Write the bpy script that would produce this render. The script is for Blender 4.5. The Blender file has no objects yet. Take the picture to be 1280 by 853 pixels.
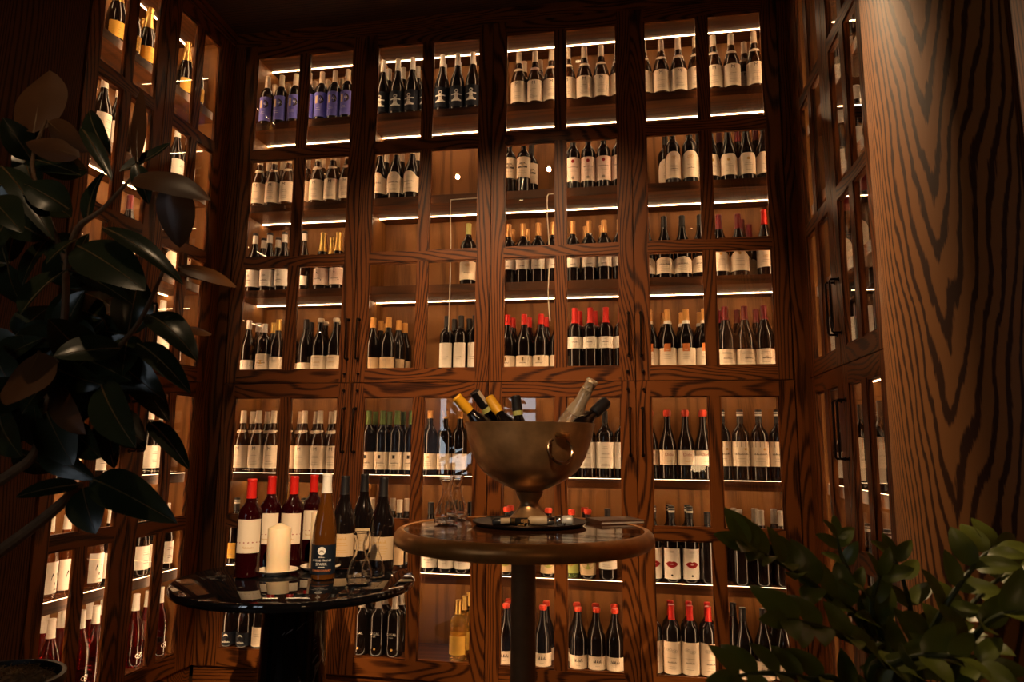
import bpy, math, random
from mathutils import Vector, Matrix, Quaternion, noise as mnoise
random.seed(7)
C = bpy.context.scene.collection
PI = math.pi
R = math.radians
E = 1.22                      # eye height above the floor; "rel" heights below are measured from the eye
P = 0.74                      # width of one back-wall cabinet

# ------------------------------------------------------------------ camera
F = 873.556
def cam_matrix():
    a, b, c = R(8.5985), R(-0.53473), R(10.08236)
    yaw = Matrix.Rotation(c, 3, 'Z'); pit = Matrix.Rotation(a, 3, 'X'); rol = Matrix.Rotation(b, 3, 'Y')
    return yaw @ pit @ rol
MC = cam_matrix()
CAM = Vector((2.2193, -3.4806, E))
def ray(px, py):
    return MC @ Vector(((px - 640) / F, 1, (426.5 - py) / F))
def on(px, py, axis, v):
    """The point of a plane (axis 0/1/2 = value v) seen at a photo pixel; heights are above the floor."""
    d = ray(px, py)
    return CAM + d * ((v - CAM[axis]) / d[axis])
def at(px, py, depth):
    return CAM + ray(px, py) * depth
cd = bpy.data.cameras.new('camera')
cam = bpy.data.objects.new('camera', cd); C.objects.link(cam)
m4 = Matrix((MC.col[0], MC.col[2], -MC.col[1])).transposed().to_4x4()
m4.translation = CAM
cam.matrix_world = m4
cd.sensor_width = 36; cd.lens = F / 1280 * 36; cd.clip_start = 0.05
cd.dof.use_dof = True; cd.dof.focus_distance = 3.1; cd.dof.aperture_fstop = 5.6
bpy.context.scene.camera = cam

# ------------------------------------------------------------------ materials
MATS = {}
def newmat(name):
    m = bpy.data.materials.new(name); m.use_nodes = True
    nt = m.node_tree
    for n in list(nt.nodes):
        nt.nodes.remove(n)
    out = nt.nodes.new('ShaderNodeOutputMaterial')
    MATS[name] = m
    return m, nt, out
def N(nt, t, **kw):
    n = nt.nodes.new(t)
    for k, v in kw.items():
        setattr(n, k, v)
    return n
def pr(name, col, rough=0.5, metal=0.0, spec=0.5, coat=0.0, trans=0.0, ior=1.45, sss=0.0, noise=0.0, nscale=40, bump=0.0):
    m, nt, out = newmat(name)
    b = N(nt, 'ShaderNodeBsdfPrincipled')
    b.inputs['Base Color'].default_value = (*col, 1)
    b.inputs['Roughness'].default_value = rough
    b.inputs['Metallic'].default_value = metal
    b.inputs['Specular IOR Level'].default_value = spec
    b.inputs['Coat Weight'].default_value = coat
    b.inputs['Coat Roughness'].default_value = 0.05
    b.inputs['Transmission Weight'].default_value = trans
    b.inputs['IOR'].default_value = ior
    if sss:
        b.inputs['Subsurface Weight'].default_value = sss
        b.inputs['Subsurface Radius'].default_value = (0.02, 0.01, 0.005)
    if noise or bump:
        tc = N(nt, 'ShaderNodeTexCoord'); nz = N(nt, 'ShaderNodeTexNoise')
        nz.inputs['Scale'].default_value = nscale; nz.inputs['Detail'].default_value = 5
        nt.links.new(tc.outputs['Object'], nz.inputs['Vector'])
        if noise:
            mx = N(nt, 'ShaderNodeMix', data_type='RGBA')
            mx.inputs[6].default_value = (*[c * (1 - noise) for c in col], 1)
            mx.inputs[7].default_value = (*[min(1, c * (1 + noise)) for c in col], 1)
            nt.links.new(nz.outputs['Fac'], mx.inputs[0]); nt.links.new(mx.outputs[2], b.inputs['Base Color'])
        if bump:
            bp = N(nt, 'ShaderNodeBump'); bp.inputs['Strength'].default_value = bump; bp.inputs['Distance'].default_value = 0.002
            nt.links.new(nz.outputs['Fac'], bp.inputs['Height']); nt.links.new(bp.outputs[0], b.inputs['Normal'])
    nt.links.new(b.outputs[0], out.inputs[0])
    return m
def emit(name, col, s):
    m, nt, out = newmat(name)
    e = N(nt, 'ShaderNodeEmission'); e.inputs[0].default_value = (*col, 1); e.inputs[1].default_value = s
    nt.links.new(e.outputs[0], out.inputs[0]); return m
def pane(name, tint=(0.97, 0.95, 0.92), boost=1.0):
    """thin clear window glass: passes light straight, reflects by angle (Schlick)"""
    m, nt, out = newmat(name)
    lw = N(nt, 'ShaderNodeLayerWeight'); lw.inputs[0].default_value = 0.5
    p5 = N(nt, 'ShaderNodeMath', operation='POWER'); p5.inputs[1].default_value = 5
    ma = N(nt, 'ShaderNodeMath', operation='MULTIPLY_ADD'); ma.inputs[1].default_value = 0.9; ma.inputs[2].default_value = 0.060 * boost
    tr = N(nt, 'ShaderNodeBsdfTransparent'); tr.inputs[0].default_value = (*tint, 1)
    gl = N(nt, 'ShaderNodeBsdfGlossy'); gl.inputs['Roughness'].default_value = 0.0
    mx = N(nt, 'ShaderNodeMixShader')
    L = nt.links.new
    L(lw.outputs['Facing'], p5.inputs[0]); L(p5.outputs[0], ma.inputs[0]); L(ma.outputs[0], mx.inputs[0])
    L(tr.outputs[0], mx.inputs[1]); L(gl.outputs[0], mx.inputs[2]); L(mx.outputs[0], out.inputs[0])
    return m
def wood(name, axis, light, dark, rough=0.36, freq=26.0, stretch=0.11, scale=4.2, coords='Object', lin=430.0, spec=0.45):
    """stained oak: contour lines of a stretched noise field make the cathedral figure, fine streaks the pores"""
    m, nt, out = newmat(name)
    L = nt.links.new
    tc = N(nt, 'ShaderNodeTexCoord'); oi = N(nt, 'ShaderNodeObjectInfo')
    sep = N(nt, 'ShaderNodeSeparateXYZ'); com = N(nt, 'ShaderNodeCombineXYZ')
    L(tc.outputs[coords], sep.inputs[0])
    order = {'z': (0, 1, 2), 'x': (2, 1, 0), 'y': (0, 2, 1)}[axis]
    for i, j in enumerate(order):
        L(sep.outputs[j], com.inputs[i])
    rv = N(nt, 'ShaderNodeVectorMath', operation='SCALE'); rv.inputs[0].default_value = (3.1, 7.7, 5.3)
    L(oi.outputs['Random'], rv.inputs['Scale'])
    add = N(nt, 'ShaderNodeVectorMath', operation='ADD'); L(com.outputs[0], add.inputs[0]); L(rv.outputs[0], add.inputs[1])
    mul = N(nt, 'ShaderNodeVectorMath', operation='MULTIPLY'); mul.inputs[1].default_value = (1, 1, stretch); L(add.outputs[0], mul.inputs[0])
    n1 = N(nt, 'ShaderNodeTexNoise'); n1.inputs['Scale'].default_value = scale; n1.inputs['Detail'].default_value = 1.5; n1.inputs['Roughness'].default_value = 0.45
    L(mul.outputs[0], n1.inputs['Vector'])
    s2 = N(nt, 'ShaderNodeSeparateXYZ'); L(add.outputs[0], s2.inputs[0])
    xy = N(nt, 'ShaderNodeMath', operation='ADD'); L(s2.outputs[0], xy.inputs[0]); L(s2.outputs[1], xy.inputs[1])
    ln = N(nt, 'ShaderNodeMath', operation='MULTIPLY'); ln.inputs[1].default_value = lin; L(xy.outputs[0], ln.inputs[0])
    rg = N(nt, 'ShaderNodeMath', operation='MULTIPLY_ADD'); rg.inputs[1].default_value = freq * 6.283
    L(n1.outputs['Fac'], rg.inputs[0]); L(ln.outputs[0], rg.inputs[2])
    sn = N(nt, 'ShaderNodeMath', operation='SINE'); L(rg.outputs[0], sn.inputs[0])
    fm = N(nt, 'ShaderNodeVectorMath', operation='MULTIPLY'); fm.inputs[1].default_value = (1, 1, 0.02); L(add.outputs[0], fm.inputs[0])
    n2 = N(nt, 'ShaderNodeTexNoise'); n2.inputs['Scale'].default_value = 420; n2.inputs['Detail'].default_value = 3; L(fm.outputs[0], n2.inputs['Vector'])
    n3 = N(nt, 'ShaderNodeTexNoise'); n3.inputs['Scale'].default_value = 2.2; n3.inputs['Detail'].default_value = 2; L(mul.outputs[0], n3.inputs['Vector'])
    cr = N(nt, 'ShaderNodeValToRGB')
    cr.color_ramp.elements[0].position = 0.0; cr.color_ramp.elements[0].color = (0, 0, 0, 1)
    cr.color_ramp.elements[1].position = 0.55; cr.color_ramp.elements[1].color = (1, 1, 1, 1)
    hs = N(nt, 'ShaderNodeMath', operation='MULTIPLY_ADD'); hs.inputs[1].default_value = 0.5; hs.inputs[2].default_value = 0.5
    L(sn.outputs[0], hs.inputs[0])
    jag = N(nt, 'ShaderNodeMath', operation='MULTIPLY_ADD'); jag.inputs[1].default_value = 1.3; jag.inputs[2].default_value = -0.60
    L(n2.outputs['Fac'], jag.inputs[0])
    sm = N(nt, 'ShaderNodeMath', operation='ADD'); L(hs.outputs[0], sm.inputs[0]); L(jag.outputs[0], sm.inputs[1]); L(sm.outputs[0], cr.inputs[0])
    mid = tuple((l * 0.62 + d * 0.38) for l, d in zip(light, dark))
    ramp2 = N(nt, 'ShaderNodeMix', data_type='RGBA'); ramp2.inputs[6].default_value = (*mid, 1); ramp2.inputs[7].default_value = (*light, 1)
    L(n3.outputs['Fac'], ramp2.inputs[0])
    mx = N(nt, 'ShaderNodeMix', data_type='RGBA'); mx.inputs[6].default_value = (*dark, 1)
    L(cr.outputs[0], mx.inputs[0]); L(ramp2.outputs[2], mx.inputs[7])
    b = N(nt, 'ShaderNodeBsdfPrincipled'); b.inputs['Roughness'].default_value = rough
    b.inputs['Specular IOR Level'].default_value = spec
    L(mx.outputs[2], b.inputs['Base Color'])
    bp = N(nt, 'ShaderNodeBump'); bp.inputs['Strength'].default_value = 0.12; bp.inputs['Distance'].default_value = 0.001
    L(cr.outputs[0], bp.inputs['Height']); L(bp.outputs[0], b.inputs['Normal'])
    L(b.outputs[0], out.inputs[0])
    return m

WL, WD = (0.32, 0.094, 0.0175), (0.036, 0.0090, 0.0026)
wood('oak_v', 'z', WL, WD, rough=0.40, spec=0.26, lin=260, stretch=0.16, freq=22); wood('oak_h', 'x', WL, WD, rough=0.40, spec=0.26, lin=200, stretch=0.26, freq=20)
wood('oak_inside_v', 'z', (0.27, 0.112, 0.028), (0.14, 0.052, 0.012), rough=0.5, freq=7, lin=40, spec=0.25)
wood('oak_inside_h', 'x', (0.115, 0.038, 0.009), (0.05, 0.015, 0.004), rough=0.5, freq=9, lin=120, spec=0.25)
wood('floor_oak', 'y', (0.12, 0.05, 0.02), (0.03, 0.012, 0.005), rough=0.4)
wood('ceiling_oak', 'x', (0.10, 0.036, 0.013), (0.03, 0.01, 0.004), rough=0.6, freq=10)
wood('wall_oak', 'z', (0.16, 0.052, 0.017), (0.028, 0.009, 0.004), rough=0.6, spec=0.15)
LEDC = (1.0, 0.66, 0.36)
emit('led_rear', LEDC, 34.0)
emit('led_front', LEDC, 9.0)
emit('led_post', LEDC, 27.0)
emit('led_front_side', LEDC, 9.0)
emit('led_post_dim', LEDC, 9.0)
pane('cabinet_glass')
pr('bronze_dark', (0.035, 0.02, 0.012), 0.35, 0.9)
pr('glass_dark', (0.006, 0.004, 0.004), 0.06, spec=0.6)
pr('glass_brown', (0.035, 0.012, 0.003), 0.06, spec=0.6)
pr('glass_amber', (0.11, 0.036, 0.005), 0.08, spec=0.6, trans=0.25)
pr('glass_rose', (0.98, 0.55, 0.38), 0.02, trans=1.0, ior=1.33)
pr('glass_pink', (0.75, 0.03, 0.045), 0.02, trans=1.0, ior=1.33)
pr('glass_ruby', (0.016, 0.0008, 0.0016), 0.05, spec=0.6)
pr('glass_gold', (0.95, 0.55, 0.12), 0.03, trans=0.85, ior=1.33)
pr('glass_green', (0.25, 0.42, 0.10), 0.05, trans=0.8, ior=1.33)
pr('clear_glass', (1, 1, 1), 0.0, trans=1.0, ior=1.47)
for nm, c, r, m in [('cream_foil', (0.72, 0.60, 0.46), 0.4, 0), ('white_foil', (0.80, 0.76, 0.70), 0.4, 0), ('gold_foil', (0.80, 0.52, 0.16), 0.28, 0.85),
                    ('orange_foil', (0.66, 0.33, 0.085), 0.35, 0), ('amber_foil', (0.60, 0.31, 0.11), 0.3, 0.4), ('red_foil', (0.62, 0.018, 0.012), 0.32, 0),
                    ('darkred_foil', (0.16, 0.006, 0.012), 0.3, 0), ('green_foil', (0.10, 0.16, 0.035), 0.35, 0), ('black_foil', (0.012, 0.011, 0.013), 0.4, 0),
                    ('grey_foil', (0.40, 0.36, 0.32), 0.35, 0.3), ('yellow_foil', (0.85, 0.42, 0.02), 0.38, 0), ('coral_wax', (0.75, 0.06, 0.025), 0.35, 0),
                    ('lime_foil', (0.50, 0.50, 0.16), 0.4, 0)]:
    pr(nm, c, r, m)
for nm, c in [('paper_cream', (0.78, 0.66, 0.52)), ('paper_white', (0.82, 0.77, 0.70)), ('paper_tan', (0.62, 0.45, 0.28)), ('paper_blue', (0.13, 0.13, 0.52)),
              ('paper_navy', (0.005, 0.009, 0.018)), ('paper_pink', (0.82, 0.64, 0.55)), ('paper_gold', (0.62, 0.36, 0.06)), ('ink', (0.03, 0.025, 0.022)),
              ('ink_grey', (0.32, 0.27, 0.22)), (('ink_red', (0.30, 0.012, 0.014))), ('ink_white', (0.80, 0.78, 0.74)), ('ink_orange', (0.70, 0.22, 0.06)),
              ('ink_gold', (0.55, 0.33, 0.10)), ('paper_green', (0.32, 0.36, 0.10))]:
    pr(nm, c, 0.6, spec=0.25)

# ------------------------------------------------------------------ mesh builder
class MB:
    def __init__(self):
        self.v, self.f, self.m, self.uv = [], [], [], None
    def box(self, x0, x1, y0, y1, z0, z1, mi=0):
        b = len(self.v)
        self.v += [(x, y, z) for z in (z0, z1) for y in (y0, y1) for x in (x0, x1)]
        for q in ((0, 2, 3, 1), (4, 5, 7, 6), (0, 1, 5, 4), (2, 6, 7, 3), (0, 4, 6, 2), (1, 3, 7, 5)):
            self.f.append(tuple(b + i for i in q)); self.m.append(mi)
        return self
    def lathe(self, prof, seg=24, mi=0, cx=0, cy=0, arc=None):
        rings = []
        for r, z in prof:
            if r < 1e-6:
                rings.append([len(self.v)]); self.v.append((cx, cy, z))
            else:
                rings.append(list(range(len(self.v), len(self.v) + seg)))
                self.v += [(cx + r * math.cos(2 * PI * i / seg), cy + r * math.sin(2 * PI * i / seg), z) for i in range(seg)]
        for a, b in zip(rings, rings[1:]):
            for i in range(seg):
                j = (i + 1) % seg
                if len(a) == 1 and len(b) == 1: continue
                if len(a) == 1: q = (a[0], b[j], b[i])
                elif len(b) == 1: q = (a[i], a[j], b[0])
                else: q = (a[i], a[j], b[j], b[i])
                self.f.append(q); self.m.append(mi)
        return self
    def tube(self, pts, r, seg=8, mi=0, cap=True):
        pts = [Vector(p) for p in pts]
        rr = r if isinstance(r, (list, tuple)) else [r] * len(pts)
        up = Vector((0, 0, 1)); rings = []
        prev = None
        for i, p in enumerate(pts):
            t = (pts[min(i + 1, len(pts) - 1)] - pts[max(i - 1, 0)]).normalized()
            if prev is None:
                a = t.cross(up)
                if a.length < 1e-3: a = t.cross(Vector((1, 0, 0)))
            else:
                a = prev - t * prev.dot(t)
            a.normalize(); prev = a; b = t.cross(a)
            rings.append(list(range(len(self.v), len(self.v) + seg)))
            self.v += [tuple(p + (a * math.cos(2 * PI * k / seg) + b * math.sin(2 * PI * k / seg)) * rr[i]) for k in range(seg)]
        for A, B in zip(rings, rings[1:]):
            for k in range(seg):
                j = (k + 1) % seg
                self.f.append((A[k], A[j], B[j], B[k])); self.m.append(mi)
        if cap:
            self.f.append(tuple(reversed(rings[0]))); self.m.append(mi)
            self.f.append(tuple(rings[-1])); self.m.append(mi)
        return self
    def torus(self, c, R0, r, q=None, seg=32, sub=10, mi=0):
        b = len(self.v)
        for i in range(seg):
            a = 2 * PI * i / seg
            for j in range(sub):
                t = 2 * PI * j / sub
                p = Vector(((R0 + r * math.cos(t)) * math.cos(a), r * math.sin(t), (R0 + r * math.cos(t)) * math.sin(a)))
                if q: p = q @ p
                self.v.append(tuple(Vector(c) + p))
        for i in range(seg):
            for j in range(sub):
                self.f.append((b + i * sub + j, b + ((i + 1) % seg) * sub + j, b + ((i + 1) % seg) * sub + (j + 1) % sub, b + i * sub + (j + 1) % sub)); self.m.append(mi)
        return self
    def add(self, verts, faces, mi=0):
        b = len(self.v); self.v += [tuple(p) for p in verts]
        for f in faces:
            self.f.append(tuple(b + i for i in f)); self.m.append(mi)
        return self
    def mesh(self, name, mats, smooth=True, angle=35):
        me = bpy.data.meshes.new(name)
        me.from_pydata(self.v, [], self.f)
        for k in mats: me.materials.append(MATS[k])
        me.polygons.foreach_set('material_index', self.m)
        if smooth:
            me.polygons.foreach_set('use_smooth', [True] * len(self.f))
            me.update(); me.set_sharp_from_angle(angle=R(angle))
        me.update()
        return me
    def build(self, name, mats, parent=None, smooth=True, angle=35, loc=None):
        if isinstance(mats, str): mats = [mats]
        o = bpy.data.objects.new(name, self.mesh(name, mats, smooth, angle)); C.objects.link(o)
        if parent: o.parent = parent
        if loc: o.location = loc
        return o
def tag(o, label=None, cat=None, group=None, kind=None):
    for k, v in (('label', label), ('category', cat), ('group', group), ('kind', kind)):
        if v: o[k] = v
    return o
def empty(name, loc, rz=0, label=None, cat=None, group=None):
    o = bpy.data.objects.new(name, None); C.objects.link(o)
    o.location = loc; o.rotation_euler = (0, 0, rz); o.empty_display_size = 0.05
    return tag(o, label, cat, group)
def copy_tree(o, parent=None):
    kids = [c for c in bpy.data.objects if c.parent == o] if not hasattr(copy_tree, 'k') or o.name not in copy_tree.k else copy_tree.k[o.name]
    if not hasattr(copy_tree, 'k'): copy_tree.k = {}
    copy_tree.k[o.name] = kids
    c = o.copy(); C.objects.link(c)
    if parent: c.parent = parent
    for ch in kids: copy_tree(ch, c)
    return c
def struct(mb, name, mats, **kw):
    return tag(mb.build(name, mats, **kw), kind='structure')

# ------------------------------------------------------------------ the room shell
XL, XR = -0.07, 3.014          # faces of the side-wall cabinets
HC = 2.385 + E                 # ceiling height
struct(MB().box(-0.6, 3.6, -4.7, 0.6, -0.1, 0), 'floor', ['floor_oak'], smooth=False)
struct(MB().box(-0.6, 3.6, -4.7, 0.6, HC, HC + 0.1), 'ceiling', ['ceiling_oak'], smooth=False)
struct(MB().box(-0.6, 3.6, 0.42, 0.5, 0, HC), 'wall_back', ['wall_oak'], smooth=False)
lw = MB().box(-0.6, -0.5, -1.08, 0.5, 0, HC); lw.box(-0.6, XL, -4.6, -1.08, 0, HC)
struct(lw, 'wall_left', ['wall_oak'], smooth=False)
rw = MB().box(3.45, 3.6, -1.10, 0.5, 0, HC); rw.box(XR + 0.004, 3.6, -4.6, -1.10, 0, HC)
struct(rw, 'wall_right', ['wall_oak'], smooth=False)
# rear wall (behind the camera) with a tall daylit window
WINS = [(-0.27, 0.35, E - 0.34, E + 0.62, 2, 2), (0.64, 1.10, E + 0.16, E + 0.66, 2, 2)]
rear = MB()
zs_ = sorted({0, HC} | {v for w_ in WINS for v in w_[2:4]})
xs_ = sorted({-0.6, 3.6} | {v for w_ in WINS for v in w_[0:2]})
for xa, xb in zip(xs_, xs_[1:]):
    for za, zb in zip(zs_, zs_[1:]):
        if not any(w_[0] <= xa and xb <= w_[1] and w_[2] <= za and zb <= w_[3] for w_ in WINS):
            rear.box(xa, xb, -4.6, -4.5, za, zb)
struct(rear, 'wall_rear', ['wall_oak'], smooth=False)
emit('daylight', (0.80, 0.90, 1.0), 3.4)
for k_, (wx0, wx1, wz0, wz1, nx_, nz_) in enumerate(WINS):
    wf = MB()
    for i in range(nx_ + 1):
        x = wx0 + (wx1 - wx0) * i / nx_
        wf.box(x - 0.02, x + 0.02, -4.53, -4.49, wz0, wz1)
    for jz in range(nz_ + 1):
        z = wz0 + (wz1 - wz0) * jz / nz_
        wf.box(wx0 - 0.02, wx1 + 0.02, -4.528, -4.492, z - 0.018, z + 0.018)
    win = struct(wf, f'window_{k_ + 1}', ['bronze_dark'], smooth=False)
    MB().box(wx0, wx1, -4.57, -4.56, wz0, wz1).build('window_glass', ['daylight'], win, smooth=False)
# plinths and cornices
struct(MB().box(XL, XR, 0.02, 0.40, 0, E - 1.133), 'baseboard_back', ['oak_h'], smooth=False)
for nm, xa, xb in (('baseboard_left', -0.48, XL - 0.02), ('baseboard_right', XR + 0.02, 3.4)):
    struct(MB().box(xa, xb, -1.08, 0.02, 0, E - 1.133), nm, ['oak_h'], smooth=False)
co = MB().box(XL, XR, -0.012, 0.40, E + 2.316, HC).box(XL, XR, -0.022, -0.012, E + 2.350, HC)
struct(co, 'trim_1', ['oak_h'], smooth=False)
wood('oak_y', 'y', WL, WD, rough=0.42, spec=0.22)
co = MB().box(-0.48, XL + 0.012, -1.08, -0.022, E + 2.316, HC).box(XL + 0.012, XL + 0.022, -1.08, -0.022, E + 2.350, HC)
struct(co, 'trim_2', ['oak_y'], smooth=False)
co = MB().box(XR - 0.012, 3.42, -1.09, -0.022, E + 2.316, HC).box(XR - 0.022, XR - 0.012, -1.09, -0.022, E + 2.350, HC)
struct(co, 'trim_3', ['oak_y'], smooth=False)
# corner fillers between the back run and the side runs
struct(MB().box(XL - 0.02, -0.004, 0.0, 0.02, E - 1.133, E + 2.316), 'trim_4', ['oak_v'], smooth=False)
struct(MB().box(4 * P + 0.004, XR + 0.02, 0.0, 0.02, E - 1.133, E + 2.316), 'trim_5', ['oak_v'], smooth=False)
struct(MB().box(XL - 0.02, XL, -0.066, 0.0, E - 1.133, E + 2.316), 'trim_6', ['oak_v'], smooth=False)
struct(MB().box(XR, XR + 0.02, -0.082, 0.0, E - 1.133, E + 2.316), 'trim_7', ['oak_v'], smooth=False)

# round oak-veneered column
def column_mat():
    m, nt, out = newmat('column_veneer'); L = nt.links.new
    uv = N(nt, 'ShaderNodeUVMap'); sp = N(nt, 'ShaderNodeSeparateXYZ'); L(uv.outputs[0], sp.inputs[0])
    wob = N(nt, 'ShaderNodeTexNoise'); wob.inputs['Scale'].default_value = 3.0; wob.inputs['Detail'].default_value = 2
    mp = N(nt, 'ShaderNodeMapping'); mp.inputs['Scale'].default_value = (1.6, 0.5, 1); L(uv.outputs[0], mp.inputs[0]); L(mp.outputs[0], wob.inputs['Vector'])
    w0 = N(nt, 'ShaderNodeMath', operation='MULTIPLY_ADD'); w0.inputs[1].default_value = 0.12; w0.inputs[2].default_value = -0.06; L(wob.outputs['Fac'], w0.inputs[0])
    u1 = N(nt, 'ShaderNodeMath', operation='ADD'); L(sp.outputs[0], u1.inputs[0]); L(w0.outputs[0], u1.inputs[1])
    pp = N(nt, 'ShaderNodeMath', operation='PINGPONG'); pp.inputs[1].default_value = 0.30; L(u1.outputs[0], pp.inputs[0])
    sq = N(nt, 'ShaderNodeMath', operation='MULTIPLY'); L(pp.outputs[0], sq.inputs[0]); L(pp.outputs[0], sq.inputs[1])
    a = N(nt, 'ShaderNodeMath', operation='MULTIPLY'); a.inputs[1].default_value = -3.0; L(pp.outputs[0], a.inputs[0])
    b2 = N(nt, 'ShaderNodeMath', operation='MULTIPLY_ADD'); b2.inputs[1].default_value = -20; L(sq.outputs[0], b2.inputs[0]); L(a.outputs[0], b2.inputs[2])
    s = N(nt, 'ShaderNodeMath', operation='ADD'); L(sp.outputs[1], s.inputs[0]); L(b2.outputs[0], s.inputs[1])
    n2 = N(nt, 'ShaderNodeTexNoise'); n2.inputs['Scale'].default_value = 7; n2.inputs['Detail'].default_value = 4; n2.inputs['Roughness'].default_value = 0.6
    mp2 = N(nt, 'ShaderNodeMapping'); mp2.inputs['Scale'].default_value = (2.2, 0.5, 1); L(uv.outputs[0], mp2.inputs[0]); L(mp2.outputs[0], n2.inputs['Vector'])
    j = N(nt, 'ShaderNodeMath', operation='MULTIPLY_ADD'); j.inputs[1].default_value = 0.22; L(n2.outputs['Fac'], j.inputs[0]); L(s.outputs[0], j.inputs[2])
    fq = N(nt, 'ShaderNodeMath', operation='MULTIPLY'); fq.inputs[1].default_value = 6.283 / 0.18; L(j.outputs[0], fq.inputs[0])
    si = N(nt, 'ShaderNodeMath', operation='SINE'); L(fq.outputs[0], si.inputs[0])
    n3 = N(nt, 'ShaderNodeTexNoise'); n3.inputs['Scale'].default_value = 1; n3.inputs['Detail'].default_value = 3
    mp3 = N(nt, 'ShaderNodeMapping'); mp3.inputs['Scale'].default_value = (420, 16, 1); L(uv.outputs[0], mp3.inputs[0]); L(mp3.outputs[0], n3.inputs['Vector'])
    jj = N(nt, 'ShaderNodeMath', operation='MULTIPLY_ADD'); jj.inputs[1].default_value = 1.3; L(n3.outputs['Fac'], jj.inputs[0]); L(si.outputs[0], jj.inputs[2])
    cr = N(nt, 'ShaderNodeValToRGB'); L(jj.outputs[0], cr.inputs[0])
    cr.color_ramp.elements[0].position = 0.0; cr.color_ramp.elements[0].color = (0.06, 0.020, 0.008, 1)
    cr.color_ramp.elements[1].position = 0.42; cr.color_ramp.elements[1].color = (0.38, 0.155, 0.045, 1)
    b = N(nt, 'ShaderNodeBsdfPrincipled'); b.inputs['Roughness'].default_value = 0.5; b.inputs['Specular IOR Level'].default_value = 0.3
    L(cr.outputs[0], b.inputs['Base Color']); L(b.outputs[0], out.inputs[0])
column_mat()
CX, CY, CR = 3.254, -1.61, 0.40
mb = MB(); seg = 96
for k in range(2):
    for i in range(seg):
        a = 2 * PI * i / seg; mb.v.append((CR * math.cos(a), CR * math.sin(a), [0, HC][k]))
for i in range(seg):
    j = (i + 1) % seg; mb.f.append((i, j, seg + j, seg + i)); mb.m.append(0)
colo = mb.build('pillar', ['column_veneer'], loc=(CX, CY, 0)); tag(colo, kind='structure')
uvl = colo.data.uv_layers.new(name='UVMap')
ref = R(208.0)                  # where the middle of the first veneer leaf sits
for p in colo.data.polygons:
    for li, vi in zip(p.loop_indices, p.vertices):
        i = vi % seg
        if i == 0 and p.index == seg - 1: i = seg
        uvl.data[li].uv = (CR * (2 * PI * i / seg - ref), [0, HC][vi // seg])

# ------------------------------------------------------------------ cabinets
def door(W, zlo, zhi, rows, stile, munt, parent, handle_side, handle_z, hinge_knob):
    """rows: list of (z_bottom, z_top) of the pane openings, bottom to top, relative to the cabinet base"""
    T = 0.022
    bead = 0.007                                    # the clear openings are what the beads leave free
    stile -= bead; munt -= bead; rows = [(a - bead, c + bead) for a, c in rows]
    f = MB()
    g = 0.002
    f.box(g, stile, 0, T, zlo, zhi, 0).box(W - stile, W - g, 0, T, zlo, zhi, 0)
    cols = [(stile, W / 2 - munt), (W / 2 + munt, W - stile)]
    zs = [zlo] + [z for r in rows for z in r] + [zhi]
    for i in range(0, len(zs), 2):
        f.box(stile, W - stile, 0, T, zs[i], zs[i + 1], 1)
    for z0, z1 in rows:
        f.box(W / 2 - munt, W / 2 + munt, 0, T, z0, z1, 0)
        for x0, x1 in cols:                       # bead moulding round each pane, stepped back from the face
            b = 0.007; y0 = 0.005
            f.box(x0, x0 + b, y0, T, z0, z1, 0).box(x1 - b, x1, y0, T, z0, z1, 0)
            f.box(x0 + b, x1 - b, y0, T, z0, z0 + b, 1).box(x0 + b, x1 - b, y0, T, z1 - b, z1, 1)
    d = f.build('door', ['oak_v', 'oak_h'], parent, smooth=False)
    gm = MB()
    for z0, z1 in rows:
        for x0, x1 in cols:
            gm.box(x0 + 0.006, x1 - 0.006, 0.012, 0.015, z0 + 0.006, z1 - 0.006)
    gm.build('glass', ['cabinet_glass'], d, smooth=False)
    hx = W - 0.030 if handle_side > 0 else 0.030
    h = MB(); z0, z1 = handle_z
    h.tube([(hx, 0.0, z0), (hx, -0.030, z0), (hx, -0.034, z0 + 0.006), (hx, -0.034, z1 - 0.006), (hx, -0.030, z1), (hx, 0.0, z1)], 0.0048, 10)
    for z in (z0, z1):
        h.tube([(hx, 0, z), (hx, -0.004, z)], 0.009, 12)
    h.build('handle', ['bronze_dark'], d)
    if hinge_knob is not None:
        kx = W - 0.038 if handle_side > 0 else 0.038
        MB().lathe([(0, 0), (0.006, 0), (0.004, 0.006), (0.008, 0.010), (0.006, 0.016), (0, 0.017)], 12).build('latch_knob', ['bronze_dark'], d, loc=(kx, 0, hinge_knob)).rotation_euler = (R(90), 0, 0)
    return d
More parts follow.
